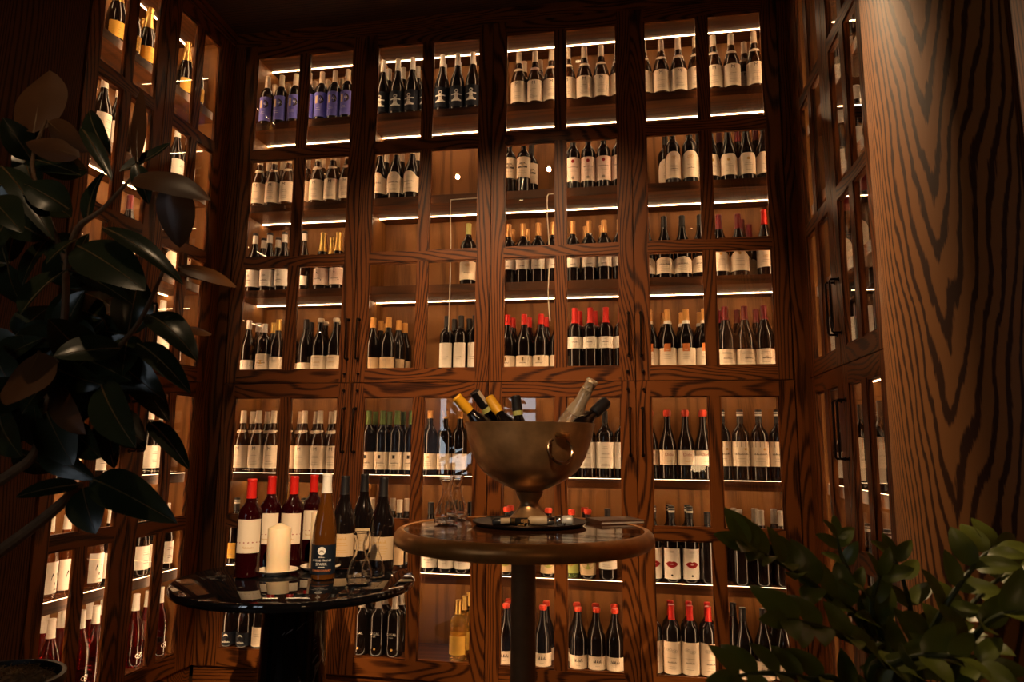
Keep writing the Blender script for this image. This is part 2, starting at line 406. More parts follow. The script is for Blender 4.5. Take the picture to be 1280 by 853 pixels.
def cabinet(label, loc, rz, W, D, base, top, doorspan, rows, shelves, stile, munt, side, handle_z, knob, group, lower, posts=True, open_at=0):
    c = empty('wine_cabinet', (*loc, base + E), rz, label, 'cabinet', group)
    z = lambda r: r - base
    t = 0.02
    b = MB()
    H = top - base
    ea = 0.0005 if open_at < 0 else t                # where a unit opens into its neighbour there is no side panel
    eb = W - 0.0005 if open_at > 0 else W - t
    if open_at >= 0: b.box(0.001, t, 0.024, D, 0, H, 0)
    if open_at <= 0: b.box(W - t, W - 0.001, 0.024, D, 0, H, 0)
    b.box(ea, eb, D - 0.015, D, 0, H, 2)
    b.box(ea, eb, 0.024, D - 0.015, H - 0.022, H, 1).box(ea, eb, 0.024, D - 0.015, 0, z(shelves[0]), 1)
    ca = b.build('carcass', ['oak_inside_v', 'oak_inside_h', 'oak_inside_v'], c, smooth=False)
    def strips(par, zt, zu):
        """one lamp profile under the shelf at the back, one let into the shelf top along its front edge"""
        if zu is not None:
            MB().box(ea + 0.004, eb - 0.004, 0.2485, 0.2555, zu - 0.0030, zu + 0.004).build('light_strip', ['led_rear'], par, smooth=False)
        if zt is not None:
            MB().box(ea + 0.004, eb - 0.004, 0.048, 0.0545, zt - 0.002, zt + 0.0012).build('light_strip', ['led_front' if posts else 'led_front_side'], par, smooth=False)
    strips(ca, z(shelves[0]), H - 0.022)
    for x in (t + 0.004, W / 2, W - t - 0.004):      # upright lamp profiles behind the stiles; middle and side-wall ones added to light labels
        MB().box(x - 0.0035, x + 0.0035, 0.0238, 0.0288, z(shelves[0]) + 0.004, H - 0.026).build('light_strip', ['led_post' if rz >= 0 else 'led_post_dim'], ca, smooth=False)
    for s in shelves[1:]:
        sh = MB().box(ea, eb, 0.040, D - 0.016, z(s) - 0.046, z(s), 0).build('shelf', ['oak_inside_h'], c, smooth=False)
        strips(sh, z(s), z(s) - 0.046)
    door(W, z(doorspan[0]), z(doorspan[1]), [(z(a), z(bb)) for a, bb in rows], stile, munt, c, side, (z(handle_z[0]), z(handle_z[1])), None if knob is None else z(knob))
    return c
US, LS = [0.40, 0.853, 1.353, 1.853], [-1.056, -0.637, -0.152]
UROWS = [(0.403, 0.968), (1.036, 1.598), (1.670, 2.234)]
LROWS = [(-1.038, -0.437), (-0.366, 0.244)]
pos = ['leftmost', 'second from left', 'third from left', 'rightmost']
for i in range(4):
    s = 1 if i % 2 == 0 else -1
    where = ['in the left corner beside the rubber plant', 'behind the three black-capped bottles', 'behind the big bowl', 'in the corner beside the green plant']
    w2 = ['above the red-capped bottles', 'with a nearly empty middle', 'directly above the big bowl', 'in the right corner']
    cabinet(f'{pos[i]} upper oak wine cabinet on the back wall, {w2[i]}', (i * P, 0), 0, P, 0.385, 0.326, 2.316, (0.328, 2.312), UROWS, US, 0.078, 0.0325, s, (0.452, 0.665), 0.372, 'oak wine cabinets on the back wall', False)
    cabinet(f'{pos[i]} lower oak wine cabinet, {where[i]}', (i * P, 0), 0, P, 0.385, -1.133, 0.326, (-1.129, 0.324), LROWS, LS, 0.078, 0.0325, s, (-0.035, 0.19), 0.284, 'oak wine cabinets on the back wall', True)
SW = 0.50
for side in ('left', 'right'):
    for k in range(2):
        if side == 'left':
            loc = (XL, -0.066 - SW * (k + 1)); rz = R(90)
        else:
            loc = (XR, -0.082 - SW * k); rz = R(-90)
        hs = (1 if k == 1 else -1) if side == 'left' else (1 if k == 0 else -1)
        nm = ['corner', 'outer'][k]
        oa = (-1 if k == 0 else 1) if side == 'left' else (1 if k == 0 else -1)
        us_ = US if side == 'left' else [0.40, 0.745, 1.14, 1.535]
        for lo in (False, True):
            lab = f"{'lower' if lo else 'upper'} oak wine cabinet of {side} side wall, " + ('next to the corner' if k == 0 else ('behind the rubber plant' if side == 'left' else 'next to the round pillar'))
            if lo:
                cabinet(lab, loc, rz, SW, 0.36, -1.133, 0.326, (-1.129, 0.324), LROWS, LS, 0.078, 0.0325, hs, (-0.035, 0.19), None, f'oak wine cabinets on the {side} wall', True, False, oa)
            else:
                cabinet(lab, loc, rz, SW, 0.36, 0.326, 2.316, (0.328, 2.312), UROWS, us_, 0.078, 0.0325, hs, (0.452, 0.665), None, f'oak wine cabinets on the {side} wall', False, False, oa)

# ------------------------------------------------------------------ bottles
TXT = {}
def text_polys(s):
    if s not in TXT:
        cu = bpy.data.curves.new('t', 'FONT'); cu.body = s; cu.align_x = 'CENTER'; cu.align_y = 'CENTER'; cu.size = 1.0; cu.resolution_u = 2
        o = bpy.data.objects.new('t', cu); C.objects.link(o)
        dg = bpy.context.evaluated_depsgraph_get()
        me = bpy.data.meshes.new_from_object(o.evaluated_get(dg))
        TXT[s] = ([(v.co.x, v.co.y) for v in me.vertices], [tuple(p.vertices) for p in me.polygons])
        bpy.data.objects.remove(o); bpy.data.curves.remove(cu); bpy.data.meshes.remove(me)
    return TXT[s]
READABLE = {'M', 'Dido', 'CASAL', 'AMELIE FRANZ', 'SPARK', 'CHARDONNAY'}
def shape_prof(shape, H, r):
    """outer profile (r,z) of a wine bottle of height H"""
    h = H / 0.30
    if shape == 'bord':
        p = [(0, 0.004), (r * 0.6, 0.004), (r * 0.9, 0), (r, 0.004), (r, 0.185 * h), (r * 0.97, 0.196 * h), (r * 0.86, 0.208 * h), (r * 0.62, 0.219 * h), (r * 0.46, 0.228 * h), (0.0150, 0.24 * h), (0.0138, 0.292 * h)]
    elif shape == 'burg':
        p = [(0, 0.004), (r * 0.6, 0.004), (r * 0.9, 0), (r, 0.004), (r, 0.138 * h), (r * 0.96, 0.153 * h), (r * 0.86, 0.171 * h), (r * 0.70, 0.190 * h), (r * 0.54, 0.208 * h), (r * 0.43, 0.225 * h), (0.0158, 0.245 * h), (0.0140, 0.292 * h)]
    elif shape == 'champ':
        p = [(0, 0.004), (r * 0.6, 0.004), (r * 0.9, 0), (r, 0.004), (r, 0.125 * h), (r * 0.97, 0.14 * h), (r * 0.86, 0.162 * h), (r * 0.68, 0.188 * h), (r * 0.50, 0.215 * h), (0.0180, 0.245 * h), (0.0155, 0.285 * h), (0.0150, 0.292 * h)]
    else:
        p = [(0, 0.004), (r * 0.6, 0.004), (r * 0.9, 0), (r, 0.004), (r, 0.120 * h), (r * 0.96, 0.14 * h), (r * 0.84, 0.168 * h), (r * 0.68, 0.195 * h), (r * 0.54, 0.219 * h), (0.0170, 0.245 * h), (0.0145, 0.265 * h), (0.0140, 0.292 * h)]
    p += [(0.0150, 0.2925 * h), (0.0150, H - 0.001), (0.0135, H), (0, H)]
    return p
def rad_at(prof, z):
    for (r0, z0), (r1, z1) in zip(prof[3:], prof[4:]):
        if z0 <= z <= z1 and z1 > z0:
            return r0 + (r1 - r0) * (z - z0) / (z1 - z0)
    return prof[-3][0]
def cap_mesh(prof, H, length, style):
    z0 = H - length
    zs = sorted({z0, H - 0.004} | {z for r, z in prof if z0 < z < H - 0.006 and r > 0.001})
    pts = [(rad_at(prof, z) + 0.0009, z) for z in zs]
    mb = MB()
    if style == 'wax':
        pts = [(rad_at(prof, z0) + 0.002, z0), (0.0185, z0 + 0.004), (0.0195, H - 0.006), (0.016, H + 0.002), (0, H + 0.003)]
    elif style == 'champ':
        pts = [(rad_at(prof, z) + 0.0012, z) for z in zs if z < H - 0.034]
        pts += [(0.0168, H - 0.034), (0.0185, H - 0.030), (0.0168, H - 0.025), (0.0172, H - 0.010), (0.0195, H - 0.004), (0.017, H + 0.002), (0, H + 0.003)]
    else:
        pts += [(0.0152, H - 0.0005), (0.0140, H + 0.001), (0, H + 0.001)]
    mb.lathe([(pts[0][0] - 0.0006, pts[0][1])] + pts, 20)
    if style == 'band':
        mb.lathe([(0.0162, H - 0.030), (0.0163, H - 0.030), (0.0163, H - 0.020), (0.0162, H - 0.020)], 20, mi=1)
        mb.lathe([(0.0160, H - 0.0125), (0.0162, H - 0.0125), (0.0162, H - 0.010), (0.0160, H - 0.010)], 20, mi=1)
    if style == 'ridge':
        for i in range(7):
            z = H - length + 0.01 + i * (length - 0.02) / 6
            r = rad_at(prof, z) + 0.0012
            mb.lathe([(r - 0.0008, z - 0.0012), (r + 0.0004, z), (r - 0.0008, z + 0.0012)], 20)
    return mb
def label_mesh(r, z0, z1, half, top, marks, prof):
    """a paper label wrapped round the bottle's front (-y); marks are wrapped a hair further out"""
    mats = ['paper']; mb = MB()
    nu, nv = 20, 3
    def wrap(u, v, lift=0.0):
        a = u / r
        return ((r + lift) * math.sin(a), -(r + lift) * math.cos(a), v)
    U = r * R(half)
    def topz(u):
        t = u / U
        if top == 'arch': return z1 - (z1 - z0) * 0.22 * t * t
        if top == 'bell': return z1 - (z1 - z0) * 0.24 * min(1, max(0, (abs(t) - 0.22) / 0.5)) ** 1.3
        if top == 'notch': return z1 - (z1 - z0) * (0.14 if abs(t) > 0.72 else (0.14 * max(0, (abs(t) - 0.52) / 0.2)))
        if top == 'dome': return z0 + (z1 - z0) * (0.62 + 0.38 * math.sqrt(max(0, 1 - t * t)))
        return z1
    for lift, off in ((0.0007, 0), (0.0001, 1)):
        base = len(mb.v)
        for i in range(nu + 1):
            u = -U + 2 * U * i / nu
            for j in range(nv + 1):
                mb.v.append(wrap(u, z0 + (topz(u) - z0) * j / nv, lift))
        for i in range(nu):
            for j in range(nv):
                a = base + i * (nv + 1) + j; q = (a, a + nv + 1, a + nv + 2, a + 1)
                mb.f.append(q if not off else q[::-1]); mb.m.append(0)
    names = []
    def midx(k):
        if k not in names: names.append(k)
        return names.index(k) + 1
    for mk in marks:
        t = mk[0]
        if t == 'text':
            _, s, u, v, size, col = mk
            if s not in READABLE:                 # lettering too small to read in the photo: a run of pen strokes of the same size
                rs = random.Random(s); n = 2 * len(s); wd = 0.52 * size * len(s)
                for i in range(n):
                    uu = u - wd / 2 + wd * (i + 0.5) / n; hh = size * rs.choice((0.34, 0.4, 0.46, 0.7)); sl = size * rs.uniform(-0.12, 0.2)
                    ww = size * 0.07; y0 = v - size * 0.22
                    mb.add([wrap(uu - ww, y0, 0.0011), wrap(uu + ww, y0, 0.0011), wrap(uu + ww + sl, y0 + hh, 0.0011), wrap(uu - ww + sl, y0 + hh, 0.0011)], [(0, 1, 2, 3)], midx(col))
                    if i % 2: mb.add([wrap(uu - ww, y0, 0.0011), wrap(uu + 0.3 * size, y0, 0.0011), wrap(uu + 0.3 * size, y0 + 0.1 * size, 0.0011), wrap(uu - ww, y0 + 0.1 * size, 0.0011)], [(0, 1, 2, 3)], midx(col))
                continue
            vs, fs = text_polys(s)
            mb.add([wrap(u + x * size, v + y * size, 0.0011) for x, y in vs], fs, midx(col))
        elif t == 'bar':
            _, u, v, w, h, col = mk
            n = 6; vs = []; fs = []
            for i in range(n + 1):
                uu = u - w / 2 + w * i / n
                vs += [wrap(uu, v - h / 2, 0.0010), wrap(uu, v + h / 2, 0.0010)]
            for i in range(n): fs.append((2 * i, 2 * i + 2, 2 * i + 3, 2 * i + 1))
            mb.add(vs, fs, midx(col))
        elif t == 'poly':
            _, pts, col, lift = mk
            vs = [wrap(x, y, lift) for x, y in pts]
            cxm = sum(x for x, y in pts) / len(pts); cym = sum(y for x, y in pts) / len(pts)
            vs.append(wrap(cxm, cym, lift)); n = len(pts)
            mb.add(vs, [(i, (i + 1) % n, n) for i in range(n)], midx(col))
    return mb, names
def disc(u, v, r, col, lift=0.0012, n=20, sx=1.0, a0=0, a1=360):
    return ('poly', [(u + sx * r * math.cos(R(a0 + (a1 - a0) * i / (n if a1 - a0 == 360 else n - 1))), v + r * math.sin(R(a0 + (a1 - a0) * i / (n if a1 - a0 == 360 else n - 1)))) for i in range(n)], col, lift)
def lines(vs, w, col='ink_grey', h=0.0016, u=0.0):
    return [('bar', u, v, w * (0.7 + 0.3 * ((i * 37) % 10) / 10), h, col) for i, v in enumerate(vs)]
def scroll(u, v, s, col='ink'):
    """a loose ornamental scroll of overlapping rings"""
    out = []
    for dx, dy, r in ((-0.55, 0, 0.42), (0.5, 0.05, 0.45), (0, 0.28, 0.38), (0.05, -0.3, 0.33)):
        n = 16; c = (u + dx * s, v + dy * s); rr = r * s
        for i in range(n):
            a, b = 2 * PI * i / n, 2 * PI * (i + 1) / n
            k = 0.70 + 0.1 * math.sin(3 * a)
            out.append(('poly', [(c[0] + rr * math.cos(a), c[1] + rr * math.sin(a)), (c[0] + rr * math.cos(b), c[1] + rr * math.sin(b)), (c[0] + k * rr * math.cos(b), c[1] + k * rr * math.sin(b)), (c[0] + k * rr * math.cos(a), c[1] + k * rr * math.sin(a))], col, 0.0012))
    return out
def lips(u, v, s, col='ink_red'):
    """two full lips with a cupid's bow, as narrow upright strips, a pale line between them"""
    out = []; n = 18
    f = lambda t: 0.46 * (1 - t * t) * (1 - 0.32 * math.exp(-(t / 0.16) ** 2))
    g = lambda t: 0.56 * (1 - t * t)
    for i in range(n):
        a, b = -1 + 2 * i / n, -1 + 2 * (i + 1) / n
        out.append(('poly', [(u + s * a, v - s * g(a)), (u + s * b, v - s * g(b)), (u + s * b, v + s * f(b)), (u + s * a, v + s * f(a))], col, 0.0012))
    out.append(disc(u, v - 0.02 * s, s * 0.06, 'ink_white', 0.0015, sx=4.5))
    return out
def figure_marks(v, s, col='ink_white'):
    o = [disc(0, v + 1.35 * s, 0.42 * s, col), ('bar', 0, v + 0.45 * s, 0.75 * s, 0.95 * s, col), ('bar', 0, v + 0.62 * s, 2.3 * s, 0.26 * s, col), ('bar', 0, v - 0.25 * s, 0.9 * s, 0.35 * s, col),
         ('bar', 0, v - 0.75 * s, 2.2 * s, 0.34 * s, col), ('bar', 0, v - 0.5 * s, 1.4 * s, 0.2 * s, col), disc(0, v + 1.3 * s, 0.2 * s, 'paper_navy', 0.0014), ('bar', 0, v + 0.3 * s, 0.5 * s, 0.1 * s, 'paper_navy')]
    return o
mm = lambda *a: list(a)
ML = [('text', 'M', 0.0, 0.128, 0.027, 'ink'), *lines([0.092, 0.083], 0.045), *lines([0.058, 0.050, 0.044], 0.05)]
# kind: shape, H, r, glass, capsule material, capsule length, capsule style, label (z0,z1,half,top,paper,marks) or None, collar, words
KD = {
 'blue': ('bord', 0.325, 0.0385, 'glass_dark', 'cream_foil', 0.075, '', (0.032, 0.182, 78, '', 'paper_blue', [disc(0.006, 0.135, 0.026, 'ink', a0=-90, a1=90), ('bar', -0.012, 0.136, 0.016, 0.048, 'paper_tan'), ('text', 'dB', 0.014, 0.135, 0.02, 'ink_white'), *lines([0.085, 0.075], 0.03, 'ink_white', 0.0012)]), 0, 'blue-labelled wine bottle with cream capsule', 'blue-labelled bottles'),
 'figure': ('burg', 0.362, 0.0430, 'glass_dark', 'white_foil', 0.075, '', (0.028, 0.150, 75, '', 'paper_navy', figure_marks(0.082, 0.026)), 0, 'navy-labelled bottle with white figure', 'navy-labelled bottles'),
 'ml': ('burg', 0.335, 0.0440, 'glass_brown', 'cream_foil', 0.068, '', (0.024, 0.146, 84, '', 'paper_cream', ML), 0.222, 'cream-labelled white burgundy bottle with collar', 'collared white burgundy bottles'),
 'arch': ('burg', 0.335, 0.0460, 'glass_dark', 'cream_foil', 0.06, '', (0.040, 0.162, 84, 'bell', 'paper_cream', [*lines([0.135, 0.128], 0.02), ('text', 'Bonnacour', 0, 0.100, 0.013, 'ink'), *lines([0.085, 0.062, 0.055], 0.05)]), 0, 'dark burgundy bottle with bell-shaped label', 'bottles with bell-shaped labels'),
 'chateau': ('bord', 0.335, 0.0385, 'glass_dark', 'black_foil', 0.06, '', (0.088, 0.206, 84, '', 'paper_cream', [disc(0, 0.156, 0.013, 'ink_grey', sx=2.0), ('bar', 0, 0.168, 0.03, 0.006, 'ink'), ('bar', 0, 0.147, 0.055, 0.010, 'ink'), ('bar', 0.004, 0.163, 0.012, 0.014, 'paper_tan'), *lines([0.125, 0.116], 0.05)]), 0, 'dark bottle with mansion drawing label', 'mansion-label bottles'),
 'seal': ('bord', 0.335, 0.0395, 'glass_dark', 'black_foil', 0.06, '', (0.048, 0.182, 84, '', 'paper_pink', [disc(0, 0.160, 0.010, 'ink_red', sx=0.85), ('text', 'Ch. Estan', 0, 0.128, 0.011, 'ink'), *lines([0.112, 0.104], 0.04), disc(0, 0.066, 0.008, 'ink_grey')]), 0, 'pale-labelled bottle with red seal', 'red-seal bottles'),
 'dome': ('bord', 0.335, 0.0400, 'glass_dark', 'black_foil', 0.06, '', (0.036, 0.182, 80, 'dome', 'paper_cream', [*scroll(0, 0.148, 0.016, 'ink_gold'), *lines([0.105, 0.096, 0.074], 0.05), ('text', 'Brunello', 0, 0.086, 0.010, 'ink')]), 0, 'dark bottle with tall domed cream label', 'domed-label bottles'),
 'notch': ('burg', 0.335, 0.0430, 'glass_dark', 'black_foil', 0.06, '', (0.036, 0.150, 84, 'notch', 'paper_cream', [disc(0, 0.118, 0.008, 'ink_gold'), *lines([0.092, 0.084], 0.05), *lines([0.058], 0.04)]), 0, 'dark burgundy bottle with notched label', 'notched-label bottles'),
 'notchred': ('burg', 0.335, 0.0430, 'glass_dark', 'darkred_foil', 0.07, '', (0.036, 0.150, 84, 'notch', 'paper_cream', [disc(0, 0.118, 0.008, 'ink_gold')]), 0, 'dark burgundy bottle with red capsule', 'red-capped burgundy bottles'),
 'ring': ('burg', 0.350, 0.0440, 'glass_dark', 'white_foil', 0.060, 'topblack', (0.030, 0.126, 84, '', 'paper_white', [*scroll(0, 0.092, 0.009), ('text', 'Domaine', 0, 0.064, 0.011, 'ink'), *lines([0.05], 0.04)]), 0, 'white-labelled bottle with black-topped white capsule', 'black-and-white capsule bottles'),
 'ringdark': ('burg', 0.350, 0.0400, 'glass_dark', 'white_foil', 0.055, 'topblack', (0.030, 0.085, 70, '', 'paper_white', []), 0, 'slim dark bottle with low white label', 'low white label bottles'),
 'champ': ('champ', 0.335, 0.0450, 'glass_dark', 'gold_foil', 0.11, 'champ', (0.028, 0.124, 84, '', 'paper_pink', [disc(-0.004, 0.098, 0.004, 'ink'), ('bar', 0.004, 0.09, 0.01, 0.003, 'ink_red'), ('text', 'Rosaline', -0.004, 0.062, 0.010, 'ink'), disc(0.02, 0.055, 0.0035, 'ink')]), 0, 'gold-topped champagne bottle with pink label', 'gold-topped champagne bottles'),
 'script': ('bord', 0.350, 0.0440, 'glass_dark', 'lime_foil', 0.062, '', (0.030, 0.130, 84, '', 'paper_cream', [*scroll(0, 0.108, 0.014, 'ink_gold'), ('text', 'Sauvage', 0, 0.066, 0.011, 'ink')]), 0, 'cream-labelled bottle with pale green capsule', ''),
 'scroll': ('bord', 0.335, 0.0385, 'glass_dark', 'amber_foil', 0.07, '', (0.078, 0.172, 84, '', 'paper_white', [*scroll(0, 0.133, 0.016), ('text', 'Grand', 0, 0.094, 0.010, 'ink')]), 0, 'bottle with scroll label and amber capsule', 'amber-capped scroll-label bottles'),
 'estate': ('burg', 0.340, 0.0440, 'glass_dark', 'black_foil', 0.06, '', (0.028, 0.112, 84, 'arch', 'paper_cream', [*lines([0.094], 0.03), ('text', 'Monthelie', 0, 0.074, 0.012, 'ink'), *lines([0.06, 0.052, 0.042], 0.05)]), 0, 'dark-capped burgundy bottle with cream label', 'dark-capped burgundy bottles'),
 'waxarch': ('burg', 0.335, 0.0460, 'glass_dark', 'darkred_foil', 0.08, '', (0.030, 0.134, 84, 'bell', 'paper_cream', [disc(0, 0.118, 0.007, 'ink_gold'), *lines([0.09, 0.08], 0.05), *lines([0.06], 0.06)]), 0, 'dark-red-capped bottle with bell label', 'dark-red-capped bottles'),
 'waxtall': ('burg', 0.350, 0.0430, 'glass_dark', 'red_foil', 0.08, '', (0.045, 0.165, 84, '', 'paper_cream', [*scroll(0, 0.1, 0.012, 'ink_gold'), *lines([0.08, 0.07], 0.05)]), 0, 'red-capped bottle with tall cream label', ''),
 'stripe': ('burg', 0.294, 0.0410, 'glass_dark', 'white_foil', 0.052, '', (0.006, 0.064, 80, '', 'paper_white', [('bar', 0, 0.035, 0.11, 0.006, 'ink')]), 0, 'white-capped bottle with striped low label', 'white-capped striped bottles'),
 'house': ('bord', 0.272, 0.0400, 'glass_dark', 'white_foil', 0.050, '', (0.010, 0.098, 84, '', 'paper_cream', [disc(0, 0.052, 0.011, 'ink_gold', sx=2.0), ('bar', 0, 0.048, 0.05, 0.006, 'ink_grey'), *lines([0.03], 0.04)]), 0, 'short white-capped bottle with house label', ''),
 'yellowcap': ('burg', 0.294, 0.0400, 'glass_dark', 'gold_foil', 0.062, '', (0.010, 0.080, 84, '', 'paper_cream', [*lines([0.06, 0.05], 0.03)]), 0, 'dark bottle with gold capsule', 'gold-capped bottles'),
 'plain': ('burg', 0.292, 0.0400, 'glass_dark', 'black_foil', 0.055, '', (0.006, 0.045, 80, '', 'paper_cream', []), 0, 'all-dark bottle with small low label', 'all-dark bottles'),
 'whitewax': ('burg', 0.294, 0.0440, 'glass_dark', 'cream_foil', 0.022, 'wax', (0.010, 0.084, 84, '', 'paper_cream', [*lines([0.07], 0.05), ('text', 'ABELIS', 0, 0.046, 0.012, 'ink_gold'), *lines([0.028], 0.05)]), 0, 'dark bottle with cream wax top', 'cream-wax-topped bottles'),
 'orangecap': ('burg', 0.292, 0.0430, 'glass_dark', 'orange_foil', 0.056, '', (0.010, 0.070, 84, '', 'paper_tan', [*lines([0.058, 0.05], 0.03), ('bar', 0.012, 0.035, 0.002, 0.05, 'ink_grey')]), 0, 'dark burgundy bottle with orange capsule', 'orange-capped bottles'),
 'tallwhite': ('bord', 0.292, 0.0375, 'glass_dark', 'black_foil', 0.06, '', (0.010, 0.142, 62, '', 'paper_white', [('text', 'VALSORI', 0, 0.066, 0.009, 'ink'), *lines([0.055], 0.03)]), 0, 'black-capped bottle with tall white label', 'tall white label bottles'),
 'lowcrest': ('burg', 0.290, 0.0430, 'glass_dark', 'red_foil', 0.054, '', (0.006, 0.068, 84, '', 'paper_cream', [('bar', 0, 0.050, 0.011, 0.016, 'ink_gold'), ('bar', 0.003, 0.050, 0.004, 0.016, 'ink'), ('text', 'BONPONT', 0, 0.030, 0.010, 'ink')]), 0, 'red-capped burgundy bottle with low label', 'red-capped burgundy bottles with low labels'),
 'redlong': ('bord', 0.318, 0.0385, 'glass_dark', 'red_foil', 0.082, '', (0.102, 0.162, 84, '', 'paper_white', [*lines([0.15], 0.02), ('text', 'Segla', 0, 0.134, 0.012, 'ink'), *lines([0.118], 0.03)]), 0, 'red-capped claret bottle with mid label', 'red-capped claret bottles'),
 'orangeband': ('burg', 0.298, 0.0440, 'glass_dark', 'orange_foil', 0.075, 'lowband', (0.010, 0.096, 84, '', 'paper_cream', [('bar', 0, 0.098, 0.034, 0.040, 'ink_orange'), ('text', 'ROC', 0, 0.086, 0.010, 'paper_cream'), *lines([0.062, 0.052, 0.042], 0.04)]), 0, 'orange-capped bottle with orange label patch', 'orange-capped orange-patch bottles'),
 'garnet': ('burg', 0.306, 0.0450, 'glass_dark', 'darkred_foil', 0.070, '', (0.006, 0.086, 86, '', 'paper_cream', [*lines([0.070, 0.062], 0.06), ('text', 'Gevrain', 0.005, 0.040, 0.012, 'ink'), *lines([0.02], 0.05)]), 0, 'garnet-capped burgundy bottle with broad label', 'garnet-capped bottles'),
 'green': ('bord', 0.335, 0.0385, 'glass_dark', 'green_foil', 0.072, '', (0.026, 0.118, 80, '', 'paper_cream', [('bar', -0.004, 0.092, 0.014, 0.018, 'ink'), ('text', 'Marqués', 0, 0.06, 0.011, 'ink'), *lines([0.046], 0.03)]), 0, 'green-capped bottle with square cream label', 'green-capped bottles'),
 'reflabel': ('bord', 0.335, 0.0390, 'glass_dark', 'orange_foil', 0.04, '', (0.030, 0.112, 84, '', 'paper_cream', [disc(0, 0.094, 0.006, 'ink_gold'), *lines([0.07, 0.06, 0.05], 0.05)]), 0, 'bottle with plain cream label', 'plain cream-label bottles'),
 'bigwhite': ('bord', 0.335, 0.0440, 'glass_dark', 'black_foil', 0.06, '', (0.050, 0.178, 86, '', 'paper_white', [*lines([0.155, 0.147], 0.03), ('text', 'Ondine', 0, 0.120, 0.012, 'ink_grey'), *lines([0.10], 0.07), *lines([0.07, 0.062], 0.05)]), 0, 'dark bottle with large white label', 'large white label bottles'),
 'dido': ('burg', 0.338, 0.0420, 'glass_dark', 'coral_wax', 0.030, 'wax', (0.070, 0.142, 84, '', 'paper_cream', [('text', 'Dido', 0, 0.120, 0.022, 'ink_red'), ('text', '2019', 0, 0.088, 0.011, 'ink_gold')]), 0, 'red-wax-topped bottle with Dido label', 'Dido bottles with red wax tops'),
 'banded': ('bord', 0.340, 0.0422, 'glass_dark', 'black_foil', 0.066, 'band', (0.068, 0.186, 86, '', 'paper_cream', [('bar', 0, 0.172, 0.12, 0.026, 'ink_grey'), ('text', 'Dauphine', 0, 0.126, 0.016, 'ink'), *lines([0.104, 0.092], 0.05), disc(0.02, 0.150, 0.006, 'ink_gold')]), 0, 'black-capped bottle with lettered neck band', 'bottles with lettered neck bands'),
 'hoop': ('bord', 0.345, 0.0385, 'glass_dark', 'black_foil', 0.065, 'band', (0.030, 0.110, 80, '', 'paper_gold', [*lines([0.09, 0.08, 0.05], 0.04)]), 0, 'black-capped bottle with white neck hoops', 'bottles with white neck hoops'),
 'portrait': ('bord', 0.345, 0.0410, 'glass_dark', 'black_foil', 0.06, '', (0.022, 0.150, 84, '', 'paper_white', [disc(0, 0.096, 0.014, 'ink_red', sx=0.8), disc(0.003, 0.103, 0.006, 'ink'), ('text', 'La Reina', 0, 0.062, 0.012, 'ink'), *lines([0.05], 0.03)]), 0, 'white-labelled bottle with red portrait', 'red portrait bottles'),
 'cork': ('bord', 0.355, 0.0385, 'glass_dark', 'cream_foil', 0.066, '', (0.030, 0.150, 60, '', 'paper_tan', [('bar', 0, 0.14, 0.02, 0.02, 'paper_cream')]), 0, 'cream-capped bottle with tan label', 'cream-capped tan-label bottles'),
 'emblem': ('bord', 0.330, 0.0385, 'glass_dark', 'coral_wax', 0.024, 'wax', (0.018, 0.160, 84, '', 'paper_tan', [disc(0, 0.075, 0.030, 'paper_green'), *scroll(0, 0.075, 0.016, 'ink'), ('text', 'XANDRI', 0, 0.120, 0.012, 'ink')]), 0, 'coral-topped bottle with green round emblem', 'coral-topped emblem bottles'),
 'cross': ('bord', 0.325, 0.0385, 'glass_green', 'coral_wax', 0.024, 'wax', (0.025, 0.165, 70, '', 'paper_green', [('bar', 0, 0.10, 0.06, 0.012, 'ink_red'), *scroll(0, 0.07, 0.02, 'ink_red'), disc(-0.014, 0.135, 0.008, 'coral_wax')]), 0, 'green bottle with red cross pattern', ''),
 'lips': ('bord', 0.355, 0.0395, 'glass_dark', 'black_foil', 0.060, 'band', (0.016, 0.158, 74, '', 'paper_white', [*lips(0, 0.086, 0.031), *lines([0.146, 0.140], 0.025), disc(0, 0.034, 0.005, 'ink')]), 0, 'white-labelled bottle with red lips', 'red lips bottles'),
 'unlabelled': ('bord', 0.345, 0.0400, 'glass_dark', 'grey_foil', 0.070, 'ridge', None, 0, 'black bottle with ridged grey capsule', 'ridged grey capsule bottles'),
 'blackplain': ('bord', 0.330, 0.0400, 'glass_dark', 'black_foil', 0.055, '', None, 0, 'plain black bottle without front label', ''),
 'moon': ('burg', 0.300, 0.0430, 'glass_dark', 'black_foil', 0.055, '', (0.010, 0.075, 80, '', 'paper_navy', [disc(0, 0.052, 0.013, 'ink_white', a0=0, a1=180), ('text', 'ORBIS', 0, 0.026, 0.015, 'ink_white')]), 0, 'dark bottle with white half-moon label', 'half-moon label bottles'),
 'slab': ('bord', 0.300, 0.0385, 'glass_dark', 'black_foil', 0.055, '', (0.010, 0.105, 70, '', 'paper_cream', [*lines([0.07, 0.06], 0.03)]), 0, 'dark bottle with upright cream label', 'upright cream label bottles'),
 'casal': ('bord', 0.300, 0.0430, 'glass_dark', 'grey_foil', 0.072, '', (0.030, 0.130, 78, '', 'glass_dark', [('text', 'CASAL', 0, 0.108, 0.019, 'ink_white'), *lines([0.094], 0.03, 'ink_white'), disc(0.004, 0.036, 0.006, 'ink_gold')]), 0, 'black bottle lettered in white, grey capsule', 'white-lettered black bottles'),
 'saut': ('bord', 0.285, 0.0430, 'glass_gold', 'gold_foil', 0.066, '', (0.030, 0.118, 74, '', 'paper_gold', [*lines([0.1, 0.09, 0.07, 0.06], 0.04, 'ink_gold')]), 0, 'clear bottle of golden sweet wine', 'golden sweet wine bottles'),
